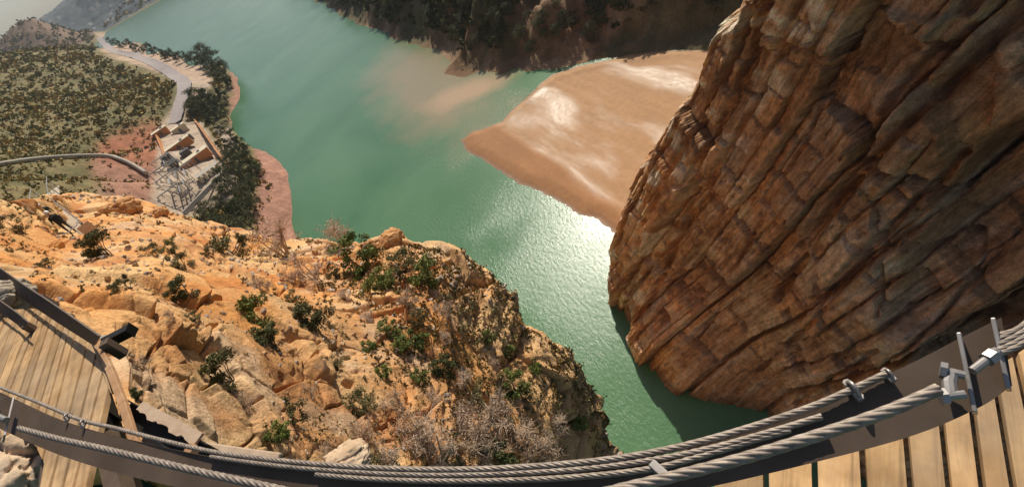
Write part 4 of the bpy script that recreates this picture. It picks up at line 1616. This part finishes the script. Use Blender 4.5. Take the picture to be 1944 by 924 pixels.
tag(gl, 'flat grey concrete ledge between the open steel channel and the handrail', 'ledge')

# dark rail posts and rails at the far left
def plate(name, top_px, zt_, bot_px, zb_, th, parent=None, m=None, n=120):
    """bent steel flat between an upper and a lower edge, real thickness"""
    T = crom([at(x, y, zt_) for x, y in top_px], n)
    B = crom([at(x, y, zb_) for x, y in bot_px], n)
    tg = np.gradient(T, axis=0)
    nr = np.cross(tg, T - B)
    nr /= np.linalg.norm(nr, axis=1, keepdims=True)
    e = .0015
    V = np.stack([T + nr * th / 2, B + nr * th / 2, B - nr * th / 2, T - nr * th / 2], 1).reshape(-1, 3)
    i = np.arange(n - 1)[:, None] * 4
    Fq = np.concatenate([np.concatenate([i + j, i + (j + 1) % 4, i + 4 + (j + 1) % 4, i + 4 + j], 1) for j in range(4)])
    caps = np.array([[3, 2, 1, 0], [4 * n - 4, 4 * n - 3, 4 * n - 2, 4 * n - 1]])
    me = np_mesh(name, V, np.concatenate([Fq, caps]), None, False)
    bm = bmesh.new(); bm.from_mesh(me); bmesh.ops.recalc_face_normals(bm, faces=bm.faces); bm.to_mesh(me); bm.free()
    return link(name, me, m or M_dsteel, parent)


ur = empty('landing_rail', (0, 0, 0))
tag(ur, 'dark brown steel rail slanting down along the far side of the landing', 'handrail')
plate('flat_bar', [(-150, 400), (0, 508), (95, 572), (190, 637)], ZD + .16, [(-150, 432), (0, 536), (90, 598), (180, 655)], ZD + .05, .012, ur)
for px, py in ((-60, 468), (60, 556), (180, 640)):
    A = Vector(at(px, py, ZD + .12))
    MB().box((A.x, A.y, ZD - .02), (.06, .06, .16)).build('post', M_dsteel, ur, .004)
ur2 = empty('inner_landing_rail', (0, 0, 0))
tag(ur2, 'short dark rail below the slanting one at the left edge, ending over the deck', 'handrail')
plate('flat_bar', [(-150, 470), (0, 570), (56, 612)], ZD + .12, [(-150, 498), (0, 592), (46, 626)], ZD + .05, .012, ur2)
A = Vector(at(46, 616, ZD + .08))
MB().box((A.x, A.y, ZD + .02), (.05, .05, .12)).build('post', M_dsteel, ur2, .004)

# ------------------------------------------------------------------ handrail in front
ZR = H - .85
hr = empty('handrail', (0, 0, 0))
tag(hr, 'dark brown steel handrail plate with end brackets curving along the bottom of the photo', 'handrail')
plate('rail_plate', [(1898, 604), (1822, 642), (1690, 708), (1500, 782), (1300, 853), (1150, 886), (900, 906), (700, 902), (600, 894), (480, 880), (300, 846), (130, 802), (0, 745), (-160, 672)], ZR - .01,
      [(1918, 733), (1852, 776), (1720, 830), (1500, 888), (1300, 932), (1150, 955), (900, 975), (700, 973), (600, 962), (480, 948), (300, 915), (130, 868), (0, 812), (-160, 735)], ZR - .035, .010, hr, n=200)
M_edge = noisy_mat('galvanised_edge', (.30, .27, .25), (.42, .39, .36), 30, .38, .1, .001, None, .6)
M_shadow = noisy_mat('brown_steel', (.06, .045, .038), (.09, .07, .06), 8, .5, .1, .001, None, .3)


def flange(a, b, zt_, depth=.022, th=.006):
    A, B = Vector(at(*a, zt_)), Vector(at(*b, zt_ - .025))
    dr = (A - B).normalized()
    vw = (Vector(CAM) - (A + B) / 2).normalized()
    o = MB().bar(B - dr * .004, A + dr * .004, th, depth, tuple(vw)).build('end_flange', M_edge, hr, .0015)
    for v in o.data.vertices: v.co += vw * (depth * .3)


flange((1822, 640), (1850, 778), ZR + .0)
flange((1887, 612), (1914, 734), ZR + .0)
flange((24, 762), (8, 830), ZR + .02, .04, .006)
flange((-8, 748), (-18, 812), ZR + .02, .04, .006)
# bolt between the flanges
A, B = Vector(at(1846, 704, ZR + .02)), Vector(at(1874, 682, ZR + .02))
bo = MB()
bo.tube([A, B], .006, 12)
d_ = (B - A).normalized()
bo.tube([B - d_ * .001, B + d_ * .012], [.0105, .0105], 6)
bo.tube([B + d_ * .012, B + d_ * .020], [.009, .007], 10)
bo.build('bolt', M_edge, hr)
sh_ = MB()
for (a, b) in (((1796, 704), (1832, 712)), ((1796, 752), (1832, 748))):
    sh_.tube([Vector(at(*a, ZR + .015)), Vector(at(*b, ZR + .015))], .006, 10)
    q = Vector(at(*a, ZR + .015)); d_ = (q - Vector(at(*b, ZR + .015))).normalized()
    sh_.tube([q - d_ * .001, q + d_ * .007], .012, 6)
sh_.tube([Vector(at(1806, 706, ZR + .012)), Vector(at(1802, 728, ZR + .012)), Vector(at(1806, 750, ZR + .012))], .009, 10)
sh_.build('shackle', M_edge, hr, smooth=False)
# left end bolt
A, B = Vector(at(-4, 790, ZR + .03)), Vector(at(12, 797, ZR + .03))
MB().tube([A, B], .010, 10).build('bolt', M_edge, hr)

M_cable, nt, b = mat('steel_wire_rope', (.40, .34, .29), .55, .25, .4)
nz = noise_node(nt, 60, 4, .6)
rz = ramp(nt, nz.outputs[0], [(.3, (.17, .135, .105)), (.7, (.36, .295, .24))])
nt.links.new(rz.outputs[0], b.inputs['Base Color'])


def cable(name, px, z, r, strands=6, pitch=.055, n=900, parent=None, label=None, seed=0, smooth_=True):
    pitch = pitch * 1.5
    P = crom([at(q[0], q[1], z + (q[2] if len(q) > 2 else 0)) for q in px], 60)
    P = crom(P, n)
    L = np.concatenate([[0], np.cumsum(np.linalg.norm(np.diff(P, axis=0), axis=1))])
    n = int(min(2600, max(300, L[-1] / (pitch / 14))))
    li = np.linspace(0, L[-1], n)
    P = np.stack([np.interp(li, L, P[:, k]) for k in range(3)], 1)
    tg = np.gradient(P, axis=0); tg /= np.linalg.norm(tg, axis=1, keepdims=True)
    e1 = np.cross(tg, (0, 0, 1)); e1 /= np.linalg.norm(e1, axis=1, keepdims=True)
    e2 = np.cross(tg, e1)
    m_ = strands * 6
    th = np.linspace(0, 2 * PI, m_, endpoint=False)
    ph = th[None] + li[:, None] * 2 * PI / (pitch * strands) * 1.0
    rad = r * (.80 + .20 * np.abs(np.sin(strands / 2 * th))) + 0 * li[:, None]
    V = P[:, None] + (np.cos(ph) * rad)[..., None] * e1[:, None] + (np.sin(ph) * rad)[..., None] * e2[:, None]
    i = np.arange(n * m_).reshape(n, m_)
    j = np.roll(i, -1, 1)
    Fq = np.stack([i[:-1], j[:-1], j[1:], i[1:]], -1).reshape(-1, 4)
    o = link(name, np_mesh(name, V.reshape(-1, 3), Fq), M_cable, parent)
    if label: tag(o, label, 'cable', 'wire ropes of the handrail')
    return o


topc = [(1690, 706), (1620, 738), (1540, 772), (1420, 812), (1300, 845), (1180, 868), (1050, 882), (900, 890), (750, 889), (600, 880), (500, 870), (400, 856), (300, 833), (220, 812), (150, 795), (60, 758), (-60, 712)]
cable('wire_rope', topc, ZR + .004, .0058, 6, .010, label='long twisted wire rope lying along the upper edge of the handrail plate')
cable('wire_rope', [(1560, 790), (1460, 820), (1350, 850), (1240, 872), (1100, 890), (900, 900), (750, 899), (600, 890), (500, 880), (400, 866)], ZR + .002, .0052, 6, .010, label='second twisted wire rope pressed just under the top one along the plate')
cable('wire_rope', [(1500, 815), (1420, 838), (1320, 868), (1230, 890), (1100, 904), (960, 911), (820, 912), (700, 908), (600, 900)], ZR + .0, .0052, 6, .010, label='third wire rope of the bundle, lowest of those touching the plate edge')
cable('thick_wire_rope', [(1782, 738), (1700, 774), (1600, 810), (1500, 842), (1400, 872), (1300, 898), (1200, 922), (1100, 942), (900, 960), (760, 960), (600, 942), (480, 917), (350, 888), (200, 852), (110, 832), (36, 812)], ZR + .04, .0085, 6, .016, label='thickest twisted wire rope, crossing in front of the handrail plate from the shackle')
for k, (y0, y1) in enumerate([(640, 574), (650, 590), (660, 606), (668, 620), (632, 560)]):
    cable('wire_rope', [(1896, y0 + 4), (1944, y0 - 24 + 2 * k), (2040, y1 - 34), (2160, y1 - 80)], ZR + .004, .0042, 6, .010, label='one of the five wire ropes fanning out to the right edge behind the last flange')


# rope clips on the cables
def clip_(px, py, lb, s=1.0):
    c = Vector(at(px, py, ZR + .010))
    a = Vector(at(px - 14, py + 6, ZR + .010)); b2 = Vector(at(px + 14, py - 6, ZR + .010))
    d = (b2 - a).normalized()
    x = d.cross(Vector((0, 0, 1))).normalized()
    r = empty('rope_clip', tuple(c))
    tag(r, lb, 'clip', 'clips on the wire ropes')
    u = [Vector((0, 0, -.006)) + x * math.cos(t) * .010 * s + Vector((0, 0, 1)) * math.sin(t) * .012 * s for t in np.linspace(-.3, PI + .3, 12)]
    MB().tube(u, .0026 * s, 8).build('bow', M_edge, r, smooth=True)
    MB().bar(x * -.014 * s + Vector((0, 0, -.008)), x * .014 * s + Vector((0, 0, -.008)), .010, .006).build('saddle', M_edge, r, .001)
    for t in (-1, 1):
        MB().tube([x * .010 * s * t + Vector((0, 0, -.012)), x * .010 * s * t + Vector((0, 0, -.003))], .0048 * s, 6).build('nut', M_edge, r)


clip_(1620, 736, 'larger U-shaped rope clip on the top rope left of the shackle', 1.25)
clip_(1688, 707, 'small rope clip at the very end of the top rope near the shackle', .8)
clip_(126, 790, 'rope clip on the top rope above the landing, left one of the close pair')
clip_(156, 802, 'rope clip on the top rope above the landing, right one of the close pair')
tri = Vector(at(1252, 893, ZR + .02))
o = MB().box((0, 0, 0), (.014, .030, .02), Matrix.Rotation(.3, 3, 'Z')).build('cable_lug', M_edge, None, .002)
o.location = tri
tag(o, 'small pale metal lug between the ropes above the first visible deck boards', 'lug')

# ------------------------------------------------------------------ boulders near the camera
M_pale = noisy_mat('pale_limestone', (.46, .30, .18), (.64, .49, .34), 3.5, .9, .9, .03, detail=10)
M_greyr = noisy_mat('grey_limestone', (.30, .235, .17), (.50, .41, .30), 5, .9, .9, .03, detail=10)


def boulder(name, c, size, seed, m, label):
    bm = bmesh.new()
    bmesh.ops.create_icosphere(bm, subdivisions=6, radius=1)
    V = np.array([v.co[:] for v in bm.verts])
    f1, f2, idr, tl = cell(V * 1.3 + seed, seed)
    g1, g2, id2, tl2 = cell(V * 3.1 + seed, seed + 9)
    r = 1 + .22 * fbm(V * 1.1 + seed, 3, seed) + .35 * tl + .12 * (idr - .5) - .10 * sst(.06, 0, f2 - f1) + .10 * tl2 - .03 * sst(.06, 0, g2 - g1) + .05 * fbm(V * 5, 4, seed + 2)
    V = V * r[:, None] * np.array(size)
    for v, q in zip(bm.verts, V): v.co = q
    me = bpy.data.meshes.new(name)
    bm.to_mesh(me); bm.free()
    me.polygons.foreach_set('use_smooth', [True] * len(me.polygons))
    o = link(name, me, m)
    o.location = c
    tag(o, label, 'boulder')
    return o


boulder('boulder', at(18, 905, ZD - .22), (.42, .40, .30), 21, M_pale, 'pale pinkish boulder below the handrail in the bottom left corner')
boulder('boulder', at(8, 578, ZD + .02), (.26, .24, .2), 35, M_greyr, 'grey boulder between the two dark rails at the left edge')
s0 = spot(655, 895)
boulder('boulder', Vector(at(648, 885, d=8.2)), (.50, .36, .2), 47, M_pale, 'pale cream boulder just behind the wire ropes at the bottom middle')
for k, (px, py, w, lb) in enumerate([(240, 385, 60, 'round orange boulder at the brow, left of the dark triangular block'), (205, 390, 44, 'smaller orange boulder at the left shoulder of the round one at the brow'), (302, 395, 40, 'triangular orange block at the brow just above the substation yard'), (742, 448, 60, 'reddish boulder standing on the brow against the green water')]):
    l, d, _n = spot(px, py + 12)
    m_ = w / pxm(px, py, d) / 2
    boulder('boulder', l, (m_, m_ * .9, m_ * .7), 60 + k * 7, M_orange2 if False else noisy_mat('orange_boulder', (.46, .20, .07), (.66, .38, .16), 1.2, .9, .9, .06), lb)

# ------------------------------------------------------------------ the lower walkway with the two hikers
lp, ld, _n = spot(150, 470)
zw = (lp.z) + .25
WP = [Vector(at(x, y, d=dd)) for x, y, dd in [(52, 520, 24.5), (100, 492, 26), (160, 462, 27.6), (134, 436, 30), (108, 410, 33.5), (99, 385, 36.5), (98, 362, 40)]]
for q in WP: q.z = min(q.z, 70)
fw_ = empty('lower_walkway', tuple(WP[3]))
tag(fw_, 'narrow boarded walkway with thin rails zigzagging up the orange rock at the left', 'walkway')
M_grayw = noisy_mat('bleached_timber', (.46, .38, .28), (.66, .56, .43), 5, .8, .2, .01)
cw = crom([tuple(q) for q in WP], 140)
o0 = np.array(WP[3])
bd = MB()
Ls = np.concatenate([[0], np.cumsum(np.linalg.norm(np.diff(cw, axis=0), axis=1))])
li = np.arange(0, Ls[-1], .34)
for k, l_ in enumerate(li):
    p_ = np.array([np.interp(l_, Ls, cw[:, j]) for j in range(3)])
    p2 = np.array([np.interp(min(l_ + .1, Ls[-1]), Ls, cw[:, j]) for j in range(3)])
    p1 = np.array([np.interp(max(l_ - .1, 0), Ls, cw[:, j]) for j in range(3)])
    d = Vector(p2 - p1); d.z = 0; d.normalize()
    x = Vector((-d.y, d.x, 0))
    c = Vector(p_ - o0)
    bd.bar(c - x * .62, c + x * .62, .27, .05)
bd.build('deck_boards', M_grayw, fw_)
for s in (-1, 1):
    ra = MB()
    pts_ = []
    for k in range(0, 140, 4):
        d = Vector(cw[min(k + 1, 139)] - cw[max(k - 1, 0)]); d.z = 0; d.normalize()
        x = Vector((-d.y, d.x, 0)) * .64 * s
        q = Vector(cw[k] - o0) + x
        pts_.append(q + Vector((0, 0, 1.0)))
        if k % 12 == 0: ra.tube([q - Vector((0, 0, .5)), q + Vector((0, 0, 1.0))], .03, 6)
    ra.tube(pts_, .03, 6)
    ra.tube([q - Vector((0, 0, .45)) for q in pts_], .014, 5)
    ra.build('side_rail', M_edge, fw_)

M_skin = mat('skin', (.45, .27, .19), .6)[0]
M_jack = noisy_mat('black_jacket', (.012, .012, .014), (.03, .03, .034), 8, .8, .1)
M_trou = noisy_mat('dark_trousers', (.02, .02, .028), (.045, .04, .05), 8, .85, .1)
M_helm = mat('white_helmet', (.8, .8, .78), .35, 0, .5)[0]
M_shoe = mat('shoe', (.10, .07, .05), .8)[0]


def person(c, yaw, label, stride=.16, lift=0):
    V = [(0, 0, .95), (0, .01, 1.15), (0, 0, 1.36), (0, -.01, 1.46), (0, .01, 1.53), (0, .02, 1.64), (0, .015, 1.72),
         (.10, 0, .90), (.12, stride, .50), (.12, stride * .8, .08), (.12, stride * .8 + .15, .04),
         (-.10, 0, .90), (-.12, -stride * .4, .50), (-.12, -stride * 1.4, .10), (-.12, -stride * 1.4 + .15, .04),
         (.18, 0, 1.38), (.24, -.03, 1.12), (.24, .16, .92), (.23, .24, .88), (-.18, 0, 1.38), (-.25, .0, 1.12), (-.22, .20, 1.00), (-.20, .28, 1.0)]
    R_ = [.145, .15, .15, .07, .055, .09, .07, .095, .065, .045, .035, .095, .065, .045, .035, .07, .048, .034, .03, .07, .048, .034, .03]
    E = [(0, 1), (1, 2), (2, 3), (3, 4), (4, 5), (5, 6), (0, 7), (7, 8), (8, 9), (9, 10), (0, 11), (11, 12), (12, 13), (13, 14), (2, 15), (15, 16), (16, 17), (17, 18), (2, 19), (19, 20), (20, 21), (21, 22)]
    me = bpy.data.meshes.new('body')
    me.from_pydata(V, E, [])
    o = bpy.data.objects.new('body', me)
    COL.objects.link(o)
    o.modifiers.new('s', 'SKIN')
    for v, r in zip(me.skin_vertices[0].data, R_): v.radius = (r, r * .85)
    me.skin_vertices[0].data[0].use_root = True
    sb_ = o.modifiers.new('u', 'SUBSURF'); sb_.levels = 2
    dg = bpy.context.evaluated_depsgraph_get()
    bm_ = bpy.data.meshes.new_from_object(o.evaluated_get(dg))
    bpy.data.objects.remove(o)
    for mm in (M_skin, M_jack, M_trou, M_shoe): bm_.materials.append(mm)
    for pl in bm_.polygons:
        z = pl.center.z
        hand = abs(pl.center.x) > .17 and pl.center.y > .19 and z < 1.05
        pl.material_index = 3 if z < .09 else 2 if z < .93 and not (abs(pl.center.x) > .19) else 0 if z > 1.49 or hand else 1
        pl.use_smooth = True
    r = empty('person', c)
    r.rotation_euler = (0, 0, yaw)
    link('body', bm_, None, r)
    hm = bmesh.new()
    bmesh.ops.create_uvsphere(hm, u_segments=20, v_segments=12, radius=1)
    for v in hm.verts:
        if v.co.z < -.15:
            v.co.z = -.15
            v.co.x *= 1.10; v.co.y *= 1.16
        v.co = Vector((v.co.x * .125, v.co.y * .15 + .015, v.co.z * .125 + 1.68))
    hme = bpy.data.meshes.new('helmet'); hm.to_mesh(hme); hm.free()
    hme.polygons.foreach_set('use_smooth', [True] * len(hme.polygons))
    link('helmet', hme, M_helm, r)
    bk = MB().box((0, -.20, 1.22), (.30, .18, .42)).build('backpack', M_jack, r, .05)
    return tag(r, label, 'person')


def wpt(t):
    k = t * 139
    i = int(k)
    return Vector(cw[i])


a_, b_ = wpt(.56), wpt(.46)
dirv = wpt(.62) - wpt(.44)
yaw = math.atan2(-dirv.x, dirv.y)
person(a_ + Vector((0, 0, .02)), yaw, 'farther of the two people in dark clothes and white helmets on the lower walkway')
person(b_ + Vector((0, 0, .02)), yaw + .15, 'nearer of the two people in dark clothes and white helmets on the lower walkway', .10)
# pale sign board beside the round dark shrub
l, d, _n = spot(188, 450)
sg = empty('pale_panel', tuple(l))
tag(sg, 'pale upright panel with a dark back beside the round dark shrub near the hikers', 'panel')
MB().box((0, 0, .55), (.55, .04, .6), Matrix.Rotation(.5, 3, 'Z')).build('board', M_grayw, sg, .01)
MB().box((0, .05, .2), (.06, .06, 1.4)).build('post', M_black, sg)
# broken stick in the thicket
l, d, _n = spot(1010, 868)
st = MB().tube([(0, 0, 0), (-.12, .25, .45), (-.26, .5, .95)], [.04, .03, .018], 7).build('dead_stick', M_bark)
st.location = l
tag(st, 'bare dark stick leaning up out of the dry thicket behind the wire ropes', 'stick')

# prototypes left unused, if any
for ps in list(PROTO.values()) + list(TP.values()):
    for p0 in ps:
        if id(p0) not in used:
            for ch in list(p0.children): bpy.data.objects.remove(ch)
            bpy.data.objects.remove(p0)

# ------------------------------------------------------------------ thin air haze
hz = MB().box((0, 2600, 150), (8400, 6600, 320)).build('haze', None)
hm_ = bpy.data.materials.new('haze_air')
hm_.use_nodes = True
ht = hm_.node_tree
ht.nodes.remove(ht.nodes['Principled BSDF'])
pv = ht.nodes.new('ShaderNodeVolumePrincipled')
pv.inputs['Color'].default_value = (.80, .88, .95, 1)
pv.inputs['Density'].default_value = .00010
ht.links.new(pv.outputs[0], ht.nodes['Material Output'].inputs['Volume'])
hz.data.materials.append(hm_)
tag(hz, kind='stuff')
